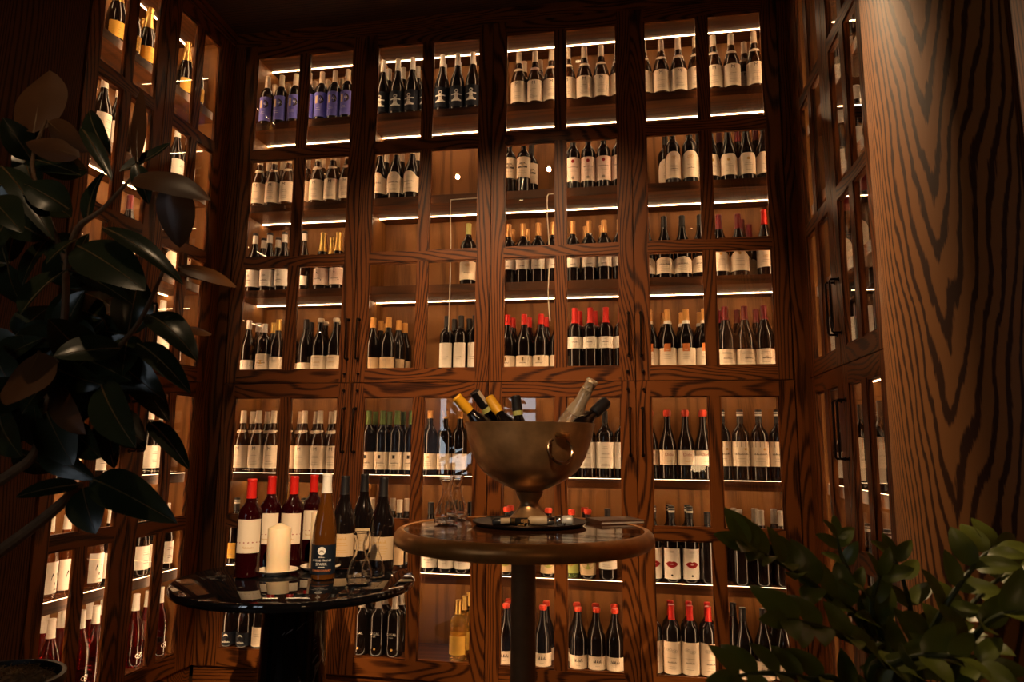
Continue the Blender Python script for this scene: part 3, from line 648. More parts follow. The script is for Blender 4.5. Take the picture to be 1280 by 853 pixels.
 'hug': ('burg', 0.278, 0.0430, 'glass_dark', 'coral_wax', 0.020, 'wax', (-0.001 + 0.004, 0.064, 84, '', 'paper_cream', [('text', 'hulk', 0, 0.040, 0.020, 'ink'), *lines([0.02], 0.03)]), 0, 'coral-wax-topped burgundy bottle', 'coral-wax-topped bottles'),
 'ornate': ('bord', 0.310, 0.0410, 'glass_dark', 'red_foil', 0.066, '', (0.006, 0.150, 84, '', 'paper_cream', [*scroll(-0.012, 0.115, 0.014, 'ink_grey'), *scroll(0.014, 0.108, 0.014, 'ink_grey'), *lines([0.078], 0.06), ('text', 'CARRUADE', 0, 0.058, 0.010, 'ink'), *lines([0.04, 0.03], 0.04)]), 0, 'red-capped claret with tall ornate label', 'ornate-label clarets'),
 'rebo': ('burg', 0.312, 0.0440, 'glass_dark', 'black_foil', 0.06, '', (0.006, 0.084, 84, '', 'paper_cream', [('text', 'Ribe', 0, 0.046, 0.024, 'ink'), *lines([0.07], 0.06), *lines([0.018, 0.012], 0.04)]), 0, 'dark burgundy bottle with handwritten label', 'handwritten-label bottles'),
 # side cabinets
 'brut': ('champ', 0.335, 0.0450, 'glass_dark', 'gold_foil', 0.115, 'champ', (0.030, 0.110, 80, '', 'paper_gold', [*lines([0.08, 0.07, 0.05], 0.05, 'ink')]), 0, 'gold-foiled champagne bottle', 'champagne bottles'),
 'rose': ('burg', 0.330, 0.0420, 'glass_rose', 'white_foil', 0.06, '', (0.025, 0.150, 62, '', 'paper_white', [('poly', [(-0.018, 0.08), (0, 0.055), (0.02, 0.08), (0.012, 0.105), (-0.012, 0.105)], 'ink', 0.0012), ('poly', [(-0.010, 0.08), (0, 0.068), (0.012, 0.08), (0.008, 0.098), (-0.008, 0.098)], 'paper_white', 0.0014), ('text', '29', 0.004, 0.04, 0.014, 'ink')]), 0, 'clear rosé bottle with drawn label', 'rosé bottles'),
 'pinkrose': ('burg', 0.330, 0.0420, 'glass_pink', 'white_foil', 0.075, 'ridge', (0.010, 0.095, 60, '', 'glass_ruby', [*scroll(0, 0.052, 0.022, 'ink_white')]), 0, 'white-capped red screw-cap bottle', 'white screw-cap red bottles'),
 'whiteside': ('burg', 0.330, 0.0420, 'glass_dark', 'white_foil', 0.06, '', (0.030, 0.140, 80, '', 'paper_white', [*lines([0.11, 0.1, 0.07, 0.06], 0.04, 'ink')]), 0, 'dark bottle with plain white label', 'plain white label bottles'),
 'creamside': ('burg', 0.335, 0.0430, 'glass_dark', 'darkred_foil', 0.07, '', (0.040, 0.150, 82, 'dome', 'paper_cream', [disc(0, 0.125, 0.007, 'ink_red'), *lines([0.09, 0.08, 0.06], 0.05)]), 0, 'red-capped bottle with domed cream label', 'domed cream label bottles'),
 'orangeside': ('bord', 0.335, 0.0410, 'glass_dark', 'black_foil', 0.06, '', (0.030, 0.200, 80, '', 'paper_cream', [('bar', 0, 0.175, 0.11, 0.045, 'ink_orange'), *lines([0.11, 0.09, 0.07], 0.05)]), 0, 'dark bottle with orange-topped label', 'orange-topped label bottles'),
}
PROTO = {}
def make_bottle(kind):
    shape, H, r, glass, cap, cl, style, lab, collar, words, grp = KD[kind]
    prof = shape_prof(shape, H, r)
    root = empty('champagne_bottle' if shape == 'champ' else 'wine_bottle', (0, 0, 0))
    MB().lathe(prof, 28).build('bottle_glass', [glass], root)
    second = {'topblack': 'black_foil', 'band': 'white_foil', 'lowband': 'white_foil'}.get(style, cap)
    cm = cap_mesh(prof, H, cl, style)
    if style == 'topblack':
        cm.lathe([(0.0163, H - 0.013), (0.0166, H - 0.013), (0.0166, H), (0.0145, H + 0.0018), (0, H + 0.0018)], 20, mi=1)
    if style == 'lowband':
        z = H - cl
        rr = rad_at(prof, z) + 0.0016; rr2 = rad_at(prof, z + 0.017) + 0.0016
        cm.lathe([(rr - 0.002, z), (rr, z), (rr2, z + 0.017), (rr2 - 0.002, z + 0.017)], 20, mi=1)
    cm.build('capsule', [cap, second], root)
    if lab:
        z0, z1, half, top, paper, marks = lab
        mb, names = label_mesh(r, z0, z1, half, top, marks, prof)
        mb.build('label', [paper] + names, root)
    if collar:
        mb = MB(); n = 16
        for lift, fl in ((0.0009, 0), (0.0002, 1)):
            b0 = len(mb.v)
            for i in range(n + 1):
                a = R(-75 + 150 * i / n)
                for zz in (collar - 0.011 * math.cos(a * 1.2), collar + 0.007):
                    rr = rad_at(prof, zz) + lift
                    mb.v.append((rr * math.sin(a), -rr * math.cos(a), zz))
            for i in range(n):
                q = (b0 + 2 * i, b0 + 2 * i + 2, b0 + 2 * i + 3, b0 + 2 * i + 1)
                mb.f.append(q if not fl else q[::-1]); mb.m.append(0)
        mb.build('neck_label', ['paper_cream'], root)
    return root
ORD = ['first', 'second', 'third', 'fourth', 'fifth', 'sixth', 'seventh', 'eighth', 'ninth', 'tenth', 'eleventh', 'twelfth']
def bottle(kind, x, y, z, rz=0.0, label='', group=''):
    if kind not in PROTO:
        o = PROTO[kind] = make_bottle(kind)
    else:
        o = copy_tree(PROTO[kind])
    o.location = (x, y, z + 0.0008); o.rotation_euler = (0, 0, rz + R(random.uniform(-9, 9)))
    tag(o, label, 'bottle')
    if group: o['group'] = group
    elif 'group' in o: del o['group']
    return o
SH = {'U1': (1.853, 'top shelf', 'upper'), 'U2': (1.353, 'second shelf', 'upper'), 'U3': (0.853, 'third shelf', 'upper'), 'U4': (0.40, 'bottom shelf', 'upper'),
      'L1': (-0.152, 'top shelf', 'lower'), 'L2': (-0.637, 'middle shelf', 'lower'), 'L3': (-1.056, 'bottom shelf', 'lower')}
ROWY = [0.112, 0.206, 0.302]
POS = ['leftmost', 'second', 'third', 'rightmost']
TODO = {}
def row(bay, sh, kind, pxs, py, r=0):
    """bottles of one kind on one shelf of the back wall; pxs are where their axes stand in the photo at height py"""
    for px in pxs:
        x = on(px, py, 1, ROWY[r])[0]
        TODO.setdefault((bay, sh, kind, r), []).append(x)
# top shelf
row(0, 'U1', 'blue', [334, 351.5, 369, 386, 401.5, 418, 434], 120); row(0, 'U1', 'blue', [344, 360.5, 394, 410, 427], 104, 1)
row(1, 'U1', 'figure', [476, 493.5, 512, 530, 547.6, 564, 585], 120); row(1, 'U1', 'figure', [485.5, 503, 520, 556, 573.5, 592], 92, 1)
row(2, 'U1', 'ml', [649, 669, 689, 711, 731, 751.5, 770.5], 95); row(2, 'U1', 'ml', [655.5, 675], 80, 1)
row(3, 'U1', 'ml', [807, 826.8, 848, 868.5, 891.4, 914.7, 943.7], 88); row(3, 'U1', 'ml', [931], 88, 1)
# second shelf
row(0, 'U2', 'ml', [320.5, 338, 355.5, 374, 392.6, 411.5, 429.5], 240); row(0, 'U2', 'ml', [331, 348, 385, 404, 421], 206, 1)
row(1, 'U2', 'arch', [470.5, 491.5, 512], 235); row(1, 'U2', 'arch', [481, 502, 521], 197, 1)
row(2, 'U2', 'chateau', [636.5, 654.5], 215); row(2, 'U2', 'chateau', [664], 215, 1)
row(2, 'U2', 'seal', [716.3, 735.5, 755.3, 773], 205)
row(3, 'U2', 'dome', [841, 862.7], 205); row(3, 'U2', 'dome', [832, 874], 205, 1)
row(3, 'U2', 'notch', [889, 910.8, 933.7, 956], 205); row(3, 'U2', 'notchred', [899, 922, 944.5], 176, 1)
# third shelf
row(0, 'U3', 'ring', [314.5, 334, 353], 350); row(0, 'U3', 'ring', [329, 347.5], 300, 1)
row(0, 'U3', 'ringdark', [377.5], 355)
row(0, 'U3', 'champ', [402.3, 421], 350); row(0, 'U3', 'champ', [415.5], 305, 1)
row(1, 'U3', 'script', [584.8], 345)
row(2, 'U3', 'scroll', [635.6, 653.4, 673.5, 690.5, 715.8, 737, 756, 774], 330); row(2, 'U3', 'scroll', [640.5, 659.5, 732, 752], 295, 1)
row(3, 'U3', 'estate', [813, 833, 857, 878], 330); row(3, 'U3', 'waxarch', [897, 916.3], 335); row(3, 'U3', 'waxarch', [929], 335, 1); row(3, 'U3', 'waxarch', [938], 335, 2)
row(3, 'U3', 'waxtall', [957.5], 330)
# bottom shelf of the upper cabinets
row(0, 'U4', 'stripe', [307.5], 445); row(0, 'U4', 'stripe', [321], 445, 1); row(0, 'U4', 'house', [333.3], 440); row(0, 'U4', 'yellowcap', [341], 430, 1); row(0, 'U4', 'yellowcap', [350.5], 440)
row(0, 'U4', 'plain', [371, 378.5], 440); row(0, 'U4', 'plain', [387], 440, 1)
row(0, 'U4', 'whitewax', [392.5, 412], 450); row(0, 'U4', 'whitewax', [406, 424], 430, 1)
row(1, 'U4', 'orangecap', [465, 484], 450); row(1, 'U4', 'orangecap', [474.5, 497], 450, 1); row(1, 'U4', 'orangecap', [479.5, 505], 450, 2)
row(1, 'U4', 'tallwhite', [557.8, 576.5, 592.5], 445); row(1, 'U4', 'tallwhite', [568, 586.5], 420, 1)
row(2, 'U4', 'lowcrest', [635.8, 655.5, 677.5, 694], 445); row(2, 'U4', 'lowcrest', [641.5, 661, 682.5], 405, 1)
row(2, 'U4', 'redlong', [719.8, 738.8, 758, 775], 430); row(2, 'U4', 'redlong', [724.5, 743.5], 400, 1)
row(3, 'U4', 'orangeband', [814, 835.6, 859, 879], 440); row(3, 'U4', 'orangeband', [830, 853.5, 875], 400, 1)
row(3, 'U4', 'garnet', [909, 931.8, 956], 440); row(3, 'U4', 'garnet', [899, 919, 945], 400, 1)
# lower cabinets, top shelf
row(0, 'L1', 'ml', [298.3, 317.5, 336.5, 351, 365, 383, 405], 570); row(0, 'L1', 'ml', [309, 328, 345, 376, 396, 414], 520, 1)
row(1, 'L1', 'green', [459, 477.2, 495.7, 511.5], 575); row(1, 'L1', 'green', [469, 487, 504], 525, 1)
row(1, 'L1', 'reflabel', [538, 556, 572.5], 575)
row(2, 'L1', 'bigwhite', [719, 738, 757.6, 774.5], 565)
row(3, 'L1', 'dido', [816, 837.4, 859.6, 880.6], 570); row(3, 'L1', 'dido', [878], 530, 1)
row(3, 'L1', 'banded', [911.5, 932, 952, 971], 570)
# lower cabinets, middle shelf
row(0, 'L2', 'hoop', [290, 341, 369.5], 640); row(0, 'L2', 'hoop', [318.5, 355, 380, 411], 625, 1)
row(1, 'L2', 'cork', [464, 482, 497.5], 635); row(1, 'L2', 'cork', [459, 491, 508.5], 635, 1)
row(1, 'L2', 'portrait', [536.7, 558.5, 577], 705); row(1, 'L2', 'portrait', [570, 584], 705, 1)
row(2, 'L2', 'emblem', [633, 685.5, 716, 733], 700); row(2, 'L2', 'emblem', [638, 731], 640, 1)
row(2, 'L2', 'cross', [716.5], 700); TODO[(2, 'L2', 'emblem', 0)].pop(2)
row(2, 'L2', 'bigwhite', [760], 700)
row(3, 'L2', 'lips', [817, 840.5, 865], 700); row(3, 'L2', 'lips', [836.5, 859.5], 645, 1)
row(3, 'L2', 'blackplain', [884], 700)
row(3, 'L2', 'unlabelled', [924, 951, 976.5], 650); row(3, 'L2', 'unlabelled', [916.5, 943, 967], 640, 1)
# lower cabinets, bottom shelf
row(0, 'L3', 'moon', [281.6, 302.5], 795); row(0, 'L3', 'slab', [319.5], 795); row(0, 'L3', 'slab', [329], 795, 1)
row(1, 'L3', 'casal', [449, 469, 491.5], 800); row(1, 'L3', 'casal', [460, 479.5, 500.5], 760, 1)
row(1, 'L3', 'saut', [572.7], 790); row(1, 'L3', 'saut', [580.5], 790, 1); row(1, 'L3', 'saut', [586], 790, 2)
row(2, 'L3', 'hug', [632.3, 678.5, 724.9, 745, 768], 800); row(2, 'L3', 'hug', [635.5, 683, 721, 744.5, 768], 760, 1)
row(3, 'L3', 'ornate', [817, 840, 863.2, 886], 800); row(3, 'L3', 'ornate', [838, 861, 884], 765, 1)
row(3, 'L3', 'rebo', [930.7, 955.3, 980], 810); row(3, 'L3', 'rebo', [918, 969], 810, 1)
def space_out():
    """neighbours on a shelf stand clear of one another and of the cabinet sides"""
    by = {}
    for (bay, sh, kind, r), xs in TODO.items():
        by.setdefault((bay, sh, r), []).extend([[x, KD[kind][2] + 0.0016, kind] for x in xs])
    TODO.clear()
    for (bay, sh, r), it in by.items():
        it.sort(key=lambda q: q[0])
        lo, hi = bay * P + 0.021, (bay + 1) * P - 0.021
        for _ in range(400):
            for a, b in zip(it, it[1:]):
                g = a[1] + b[1] - (b[0] - a[0])
                if g > 0: a[0] -= g / 2; b[0] += g / 2
            for q in it: q[0] = min(max(q[0], lo + q[1]), hi - q[1])
        for x, rr, kind in it: TODO.setdefault((bay, sh, kind, r), []).append(x)
space_out()
def emit_rows(todo, cabword):
    for (bay, sh, kind, r), xs in todo.items():
        z, shelf, ul = SH[sh]
        words, grp = KD[kind][9], KD[kind][10]
        allx = sorted(xs)
        for i, x in enumerate(allx):
            n = len(allx)
            if n == 1: o = ''
            elif i == 0: o = ', first from left'
            elif i == n - 1 and n > 2: o = ', last from left'
            else: o = f', {ORD[i]} from left'
            lab = f"{words}{['', ' behind', ' at back'][r] if r or any((bay, sh, kind, q) in todo for q in (1, 2)) else ''}{o}, {shelf}, {cabword(bay, ul)}"
            assert len(lab.split()) < 17, lab
            yield kind, x, ROWY[r], z, lab, (f"{grp}, {shelf}, {cabword(bay, ul)}" if grp else '')
for kind, x, y, z, lab, grp in emit_rows(TODO, lambda b, ul: f'{POS[b]} {ul} cabinet'):
    bottle(kind, x, y, z + E, 0, lab, grp)

# side cabinets: (side, shelf, kind, [where along the wall], row)
SHR = {'U1': 1.535, 'U2': 1.14, 'U3': 0.745, 'U4': 0.40}
SIDEROWS = [
 ('left', 'U1', 'brut', [-0.80, -0.70, -0.585, -0.277, -0.185], 0), ('left', 'U1', 'brut', [-0.505, -0.39], 1),
 ('left', 'U2', 'whiteside', [-0.83, -0.735, -0.60, -0.30, -0.205], 0), ('left', 'U3', 'creamside', [-0.70, -0.60, -0.28, -0.18], 0),
 ('left', 'U4', 'whiteside', [-0.62, -0.30, -0.20], 0),
 ('left', 'L1', 'whiteside', [-0.86, -0.765, -0.66, -0.32, -0.23], 0),
 ('left', 'L2', 'rose', [-0.875, -0.785, -0.62], 0), ('left', 'L2', 'whiteside', [-0.53, -0.315, -0.228, -0.135], 0),
 ('left', 'L3', 'pinkrose', [-0.815, -0.655, -0.568, -0.31, -0.225, -0.132], 0), ('left', 'L3', 'pinkrose', [-0.75, -0.66, -0.50, -0.41], 1),
 ('right', 'U1', 'whiteside', [-0.60, -0.39], 0), ('right', 'U2', 'whiteside', [-0.61, -0.395], 0), ('right', 'U3', 'creamside', [-0.635, -0.39], 0),
 ('right', 'U4', 'tallwhite', [-0.66, -0.42, -0.150], 0), ('right', 'L1', 'orangeside', [-0.645, -0.41], 0), ('right', 'L1', 'whiteside', [-0.155], 0),
 ('right', 'L2', 'hoop', [-0.62, -0.41], 0), ('right', 'L3', 'bigwhite', [-0.64, -0.41], 0)]
for side, sh, kind, ys, r in SIDEROWS:
    z, shelf, ul = SH[sh]
    if side == 'right' and sh in SHR: z = SHR[sh]
    n = len(ys)
    ys = sorted(ys) if side == 'left' else sorted(ys, reverse=True)
    for i, Y in enumerate(ys):
        y = ROWY[r]
        if side == 'left': X, rz = XL - y, R(90)
        else: X, rz = XR + y, R(-90)
        o = '' if n == 1 else (', first from left' if i == 0 else (', last from left' if i == n - 1 and n > 2 else f', {ORD[i]} from left'))
        cw = f"{side} side wall {ul} cabinets"
        both = any(q[:3] == (side, sh, kind) and q[4] != r for q in SIDEROWS)
        bottle(kind, X, Y, z + E, rz, f"{KD[kind][9]}{['', ' behind'][r] if both else ''}{o}, {shelf}, {cw}", f"{KD[kind][10]}, {shelf}, {cw}")

# ------------------------------------------------------------------ the two bar tables
def marble():
    m, nt, out = newmat('black_marble'); L = nt.links.new
    tc = N(nt, 'ShaderNodeTexCoord')
    n1 = N(nt, 'ShaderNodeTexNoise'); n1.inputs['Scale'].default_value = 3.5; n1.inputs['Detail'].default_value = 6; n1.inputs['Distortion'].default_value = 1.4
    L(tc.outputs['Object'], n1.inputs['Vector'])
    d = N(nt, 'ShaderNodeMath', operation='SUBTRACT'); d.inputs[1].default_value = 0.5; L(n1.outputs['Fac'], d.inputs[0])
    ab = N(nt, 'ShaderNodeMath', operation='ABSOLUTE'); L(d.outputs[0], ab.inputs[0])
    n2 = N(nt, 'ShaderNodeTexNoise'); n2.inputs['Scale'].default_value = 5; L(tc.outputs['Object'], n2.inputs['Vector'])
    mu = N(nt, 'ShaderNodeMath', operation='MULTIPLY_ADD'); mu.inputs[1].default_value = 0.07; mu.inputs[2].default_value = -0.036; L(n2.outputs['Fac'], mu.inputs[0])
    lt = N(nt, 'ShaderNodeMath', operation='LESS_THAN'); L(ab.outputs[0], lt.inputs[0]); L(mu.outputs[0], lt.inputs[1])
    mx = N(nt, 'ShaderNodeMix', data_type='RGBA'); mx.inputs[6].default_value = (0.006, 0.006, 0.007, 1); mx.inputs[7].default_value = (0.20, 0.18, 0.16, 1)
    L(lt.outputs[0], mx.inputs[0])
    b = N(nt, 'ShaderNodeBsdfPrincipled'); b.inputs['Roughness'].default_value = 0.03; b.inputs['Specular IOR Level'].default_value = 1.0
    L(mx.outputs[2], b.inputs['Base Color']); L(b.outputs[0], out.inputs[0])
marble()
wood('table_wood', 'x', (0.085, 0.028, 0.008), (0.03, 0.010, 0.003), rough=0.07, freq=8, lin=60, spec=0.7)
pr('brass_edge', (0.64, 0.27, 0.065), 0.34, 0.45, noise=0.35, nscale=26)
pr('bronze_leg', (0.38, 0.20, 0.09), 0.42, 0.35, noise=0.3, nscale=25)
pr('bowl_metal', (0.52, 0.30, 0.135), 0.36, 0.75, noise=0.75, nscale=16, bump=0.35)
pr('bowl_ring', (0.78, 0.60, 0.42), 0.16, 1.0)
pr('wax', (0.88, 0.70, 0.47), 0.55, sss=0.3)
pr('porcelain', (0.80, 0.70, 0.58), 0.25)
pr('black_leather', (0.012, 0.010, 0.010), 0.45, bump=0.2, nscale=200)
pr('brown_leather', (0.10, 0.035, 0.014), 0.4)
pr('chrome', (0.85, 0.82, 0.78), 0.10, 1.0)
pr('brass', (0.75, 0.48, 0.20), 0.22, 1.0)
pr('black_plastic', (0.012, 0.011, 0.011), 0.3)
pr('horn', (0.62, 0.46, 0.28), 0.35)
pr('white_metal', (0.75, 0.72, 0.66), 0.3, 0.2)
TB = Vector((1.12, -1.267, E - 0.43)); RB = 0.382
t = empty('bar_table', (TB.x, TB.y, 0), 0, 'round black marble bar table carrying the pillar candles and wine bottles', 'table')
h = TB.z
MB().lathe([(0, h - 0.030), (RB - 0.02, h - 0.030), (RB - 0.004, h - 0.026), (RB, h - 0.018), (RB, h - 0.010), (RB - 0.003, h - 0.003), (RB - 0.010, h), (0, h)], 96).build('tabletop', ['black_marble'], t)
MB().lathe([(0, 0.03), (0.135, 0.03), (0.118, 0.25), (0.104, 0.5), (0.100, h - 0.0302), (0, h - 0.0302)], 48).build('pedestal', ['black_marble'], t)
MB().lathe([(0, 0.0), (0.25, 0.0), (0.25, 0.022), (0.235, 0.03), (0, 0.03)], 64).build('base', ['black_marble'], t)
TW = Vector((1.899, -1.458, E - 0.23)); RW = 0.366
t = empty('bar_table', (TW.x, TW.y, 0), 0, 'round brass-edged wooden bar table carrying the big metal bowl', 'table')
h = TW.z
MB().lathe([(0, h - 0.040), (RW - 0.03, h - 0.040), (RW - 0.03, h - 0.0005), (RW - 0.026, h), (0, h)], 96).build('tabletop', ['table_wood'], t)
MB().lathe([(RW - 0.029, h - 0.044), (RW - 0.014, h - 0.044), (RW - 0.004, h - 0.036), (RW, h - 0.023), (RW - 0.003, h - 0.010), (RW - 0.010, h - 0.001), (RW - 0.020, h + 0.003), (RW - 0.0275, h + 0.001), (RW - 0.0275, h - 0.044)], 96).build('rim', ['brass_edge'], t)
MB().lathe([(0, 0.03), (0.036, 0.03), (0.035, h - 0.10), (0.042, h - 0.085), (0.060, h - 0.060), (0.075, h - 0.0405), (0, h - 0.0405)], 40).build('pedestal', ['bronze_leg'], t)
MB().lathe([(0, 0), (0.22, 0), (0.22, 0.012), (0.20, 0.024), (0.05, 0.03), (0, 0.03)], 64).build('base', ['bronze_leg'], t)

# things on the black table
KD.update({
 'tablered': ('bord', 0.315, 0.0390, 'glass_ruby', 'red_foil', 0.063, '', (0.080, 0.186, 62, '', 'paper_cream', [('bar', 0, 0.113, 0.082, 0.0030, 'ink_red'), ('text', 'MUSEUM', 0, 0.097, 0.010, 'ink_gold')]), 0, '', ''),
 'tablewhite': ('flute', 0.335, 0.0385, 'glass_amber', 'white_foil', 0.062, '', (0.018, 0.110, 88, '', 'paper_navy', [disc(0.0, 0.092, 0.0125, 'ink_white'), disc(0.0, 0.088, 0.007, 'ink_grey', 0.0014, a0=0, a1=180), ('bar', 0, 0.086, 0.018, 0.002, 'paper_navy'), ('text', 'DOMAINE', 0, 0.072, 0.005, 'ink_white'), ('text', 'AMELIE FRANZ', 0, 0.062, 0.0095, 'ink_white'), ('text', 'SPARK', 0, 0.0505, 0.0125, 'ink_white'), *lines([0.042], 0.03, 'ink_white', 0.0012), ('text', 'CHARDONNAY', 0, 0.0305, 0.0090, 'ink_orange')]), 0, '', ''),
 'tabledark': ('burg', 0.318, 0.0430, 'glass_dark', 'black_foil', 0.065, '', (0.040, 0.118, 80, '', 'paper_tan', [('text', 'Savigny', 0, 0.100, 0.014, 'ink_gold'), *lines([0.086, 0.078, 0.070, 0.062, 0.054], 0.07, 'ink_gold', 0.0014)]), 0, '', ''),
})
def onB(px, py, dz=0.0): 
    p = on(px, py, 2, TB.z); return Vector((p.x, p.y, TB.z + dz))
def tb(kind, px, py, rz, label, grp):
    p = onB(px, py)
    o = bottle(kind, p.x, p.y, p.z, 0, label, grp); o.rotation_euler = (0, 0, R(rz))
g1 = 'red-capped bottles on the black table'
tb('tablered', 308, 722, 28, 'red-capped wine bottle turned aside, at the left edge of the black table', g1)
for px, py, lab in ((334, 708, 'red-capped wine bottle standing directly behind the front candle'), (362.5, 708, 'red-capped wine bottle between the two candles'), (388, 701, 'red-capped wine bottle behind the rear candle and white-capped bottle')):
    tb('tablered', px, py, 12, lab, g1)
tb('tablewhite', 403.3, 724, 14, 'white-capped amber wine bottle with navy label on the black table', '')
g2 = 'black-capped bottles on the black table'
for px, py, lab in ((427, 709, 'black-capped wine bottle just right of the white-capped amber bottle'), (452, 699.5, 'middle black-capped wine bottle behind the two carafes'), (476, 714, 'black-capped wine bottle nearest the right edge of the black table')):
    tb('tabledark', px, py, 4, lab, g2)
def saucer(px, py, label):
    p = onB(px, py, 0.0006)
    o = empty('saucer', p, 0, label, 'saucer', 'candle saucers')
    MB().lathe([(0, 0.0), (0.038, 0.0), (0.040, 0.003), (0.055, 0.007), (0.0655, 0.0145), (0.068, 0.0165), (0.0665, 0.0175), (0.053, 0.010), (0.040, 0.0062), (0, 0.0062)], 48).build('plate', ['porcelain'], o)
    return p
def candle(px, py, hgt, r, label):
    p = saucer(px, py, 'white saucer under the ' + ('front candle' if hgt < 0.18 else 'rear candle'))
    o = empty('pillar_candle', (p.x, p.y, p.z + 0.0066), 0, label, 'candle', 'pillar candles')
    MB().lathe([(0, 0), (r - 0.001, 0), (r, 0.002), (r, hgt - 0.017), (r - 0.0015, hgt - 0.0155), (0.006, hgt - 0.001), (0, hgt)], 40).build('wax_body', ['wax'], o, angle=50)
    MB().tube([(0, 0, hgt - 0.002), (0.0006, 0, hgt + 0.006), (0.002, 0, hgt + 0.010)], 0.0012, 6).build('wick', ['black_plastic'], o)
candle(346.5, 718.5, 0.160, 0.0380, 'short cream pillar candle with pointed top at the front of the black table')
candle(400.5, 713.5, 0.205, 0.0390, 'taller cream pillar candle half hidden behind the white-capped bottle')
def carafe(p, hgt, label, grp):
    k = hgt / 0.157
    o = empty('carafe', p, 0, label, 'carafe', grp)
    outer = [(0, 0.001), (0.026, 0.0), (0.0385, 0.004), (0.0405, 0.016), (0.0385, 0.036), (0.030, 0.062), (0.020, 0.086), (0.0150, 0.103), (0.0148, 0.116), (0.019, 0.134), (0.0265, 0.155), (0.0275, 0.157)]
    inner = [(0.0262, 0.157), (0.0178, 0.135), (0.0134, 0.117), (0.0135, 0.104), (0.0184, 0.087), (0.0284, 0.063), (0.0368, 0.036), (0.0388, 0.017), (0.0360, 0.008), (0, 0.006)]
    MB().lathe([(r * k, z * k) for r, z in outer + inner], 40).build('glass_body', ['clear_glass'], o, angle=60)
    return o
p = onB(449, 730, 0.0006); carafe(p, 0.157, 'small clear glass carafe at the front right of the black table', 'carafes on the black table')
p = onB(466, 722.5, 0.0006); carafe(p, 0.147, 'small clear glass carafe just behind the front carafe on black table', 'carafes on the black table')

# things on the wooden table
def onW(px, py, dz=0.0):
    p = on(px, py, 2, TW.z); return Vector((p.x, p.y, TW.z + dz))
p = onW(557.5, 656, 0.0006); carafe(p, 0.139, 'small clear glass carafe in front on the wooden table, left of the bowl', 'carafes on the wooden table')
p = onW(570.5, 649.5, 0.0006); carafe(p, 0.136, 'small clear glass carafe behind the other one on the wooden table', 'carafes on the wooden table')
# round tray under the bowl
bc = onW(661.5, 656.5)
tr = empty('serving_tray', (bc.x, bc.y, TW.z + 0.0006), 0, 'dark round tray under the metal bowl, holding two wine openers', 'tray')
MB().lathe([(0, 0), (0.154, 0), (0.166, 0.006), (0.169, 0.010), (0.166, 0.011), (0.152, 0.005), (0, 0.005)], 64).build('tray_dish', ['black_leather'], tr)
MB().torus((0, 0, 0.0108), 0.1675, 0.0016, Quaternion((1, 0, 0), R(90)), 64, 8).build('rim', ['bronze_dark'], tr)
BZ = TW.z + 0.0064
K = 1 / (2.2286 * 439.0)
prof_px = [(66, 0), (67, 5), (63, 10), (57, 14), (50, 22), (40, 32), (32, 42), (27, 54), (28, 63), (34, 74), (39, 82), (40, 88), (36, 90), (46, 96), (60, 101), (85, 112), (110, 126), (135, 145), (152, 166), (165, 190), (176, 220), (184, 248), (189, 274), (192, 283), (193, 287)]
outer = [(r * K, z * K) for r, z in prof_px]
inner = [(191 * K, 287.5 * K)] + [((r - 5) * K, (z + 1) * K) for r, z in prof_px[-2:15:-1]] + [(50 * K, 105 * K), (0, 102 * K)]
BH = 287 * K
bowl = empty('wine_bowl', (bc.x, bc.y, BZ), 0, 'big hammered bronze-coloured footed bowl full of bottles', 'bowl')
MB().lathe([(0, 0.0)] + outer + inner, 72).build('bowl_body', ['bowl_metal'], bowl, angle=50)
# ring handles on both sides
to_cam = math.atan2(CAM.y - bc.y, CAM.x - bc.x)
for k, nm in ((0, 'a'), (1, 'b')):
    a = to_cam + R(27) + PI * k                      # direction in which this handle faces
    zc = 250 * K
    rb = 184 * K
    d = Vector((math.cos(a), math.sin(a), 0))
    q = Quaternion((0, 0, 1), a + R(90))
    rg = MB(); rg.torus(d * (rb + 0.0005) + Vector((0, 0, zc - 0.040)), 0.0375, 0.0050, q @ Quaternion((1, 0, 0), R(-16)), 40, 10)
    rg.build('ring_handle', ['bowl_ring'], bowl)
    br = MB()
    def bp(u, w, z): 
        s = Vector((-math.sin(a), math.cos(a), 0)); v = d * (rb + w) + s * u + Vector((0, 0, zc + z)); return v
    br.tube([bp(-0.019, 0.006, 0.002), bp(-0.010, 0.011, 0.0), bp(0.010, 0.011, 0.0), bp(0.019, 0.006, 0.002)], [0.0085, 0.0075, 0.0075, 0.0085], 12)
    br.tube([bp(-0.012, -0.004, 0.004), bp(-0.010, 0.010, 0.002)], 0.007, 10).tube([bp(0.012, -0.004, 0.004), bp(0.010, 0.010, 0.002)], 0.007, 10)
    br.build('handle_bracket', ['brass'], bowl)
# bottles leaning in the bowl: (tip pixel, pixel where it dips behind the rim)
KD.update({
 'bowlyellow': ('burg', 0.230, 0.0290, 'glass_dark', 'yellow_foil', 0.060, '', None, 0, '', ''),
 'bowlstripe': ('burg', 0.235, 0.0310, 'glass_dark', 'black_foil', 0.070, 'side', None, 0, '', ''),
 'bowlblack': ('burg', 0.235, 0.0310, 'glass_dark', 'black_foil', 0.058, 'limeband', None, 0, '', ''),
 'bowlclear': ('champ', 0.255, 0.0340, 'clear_glass', 'clear_foil', 0.115, 'crinkle', None, 0, '', ''),
 'bowlplain': ('burg', 0.232, 0.0290, 'glass_dark', 'black_foil', 0.060, 'wax', None, 0, '', ''),
})
pr('clear_foil', (0.80, 0.62, 0.42), 0.22, 0.55, trans=0.0)
pr('pale_amber', (0.92, 0.74, 0.52), 0.04, trans=0.75, spec=0.7)
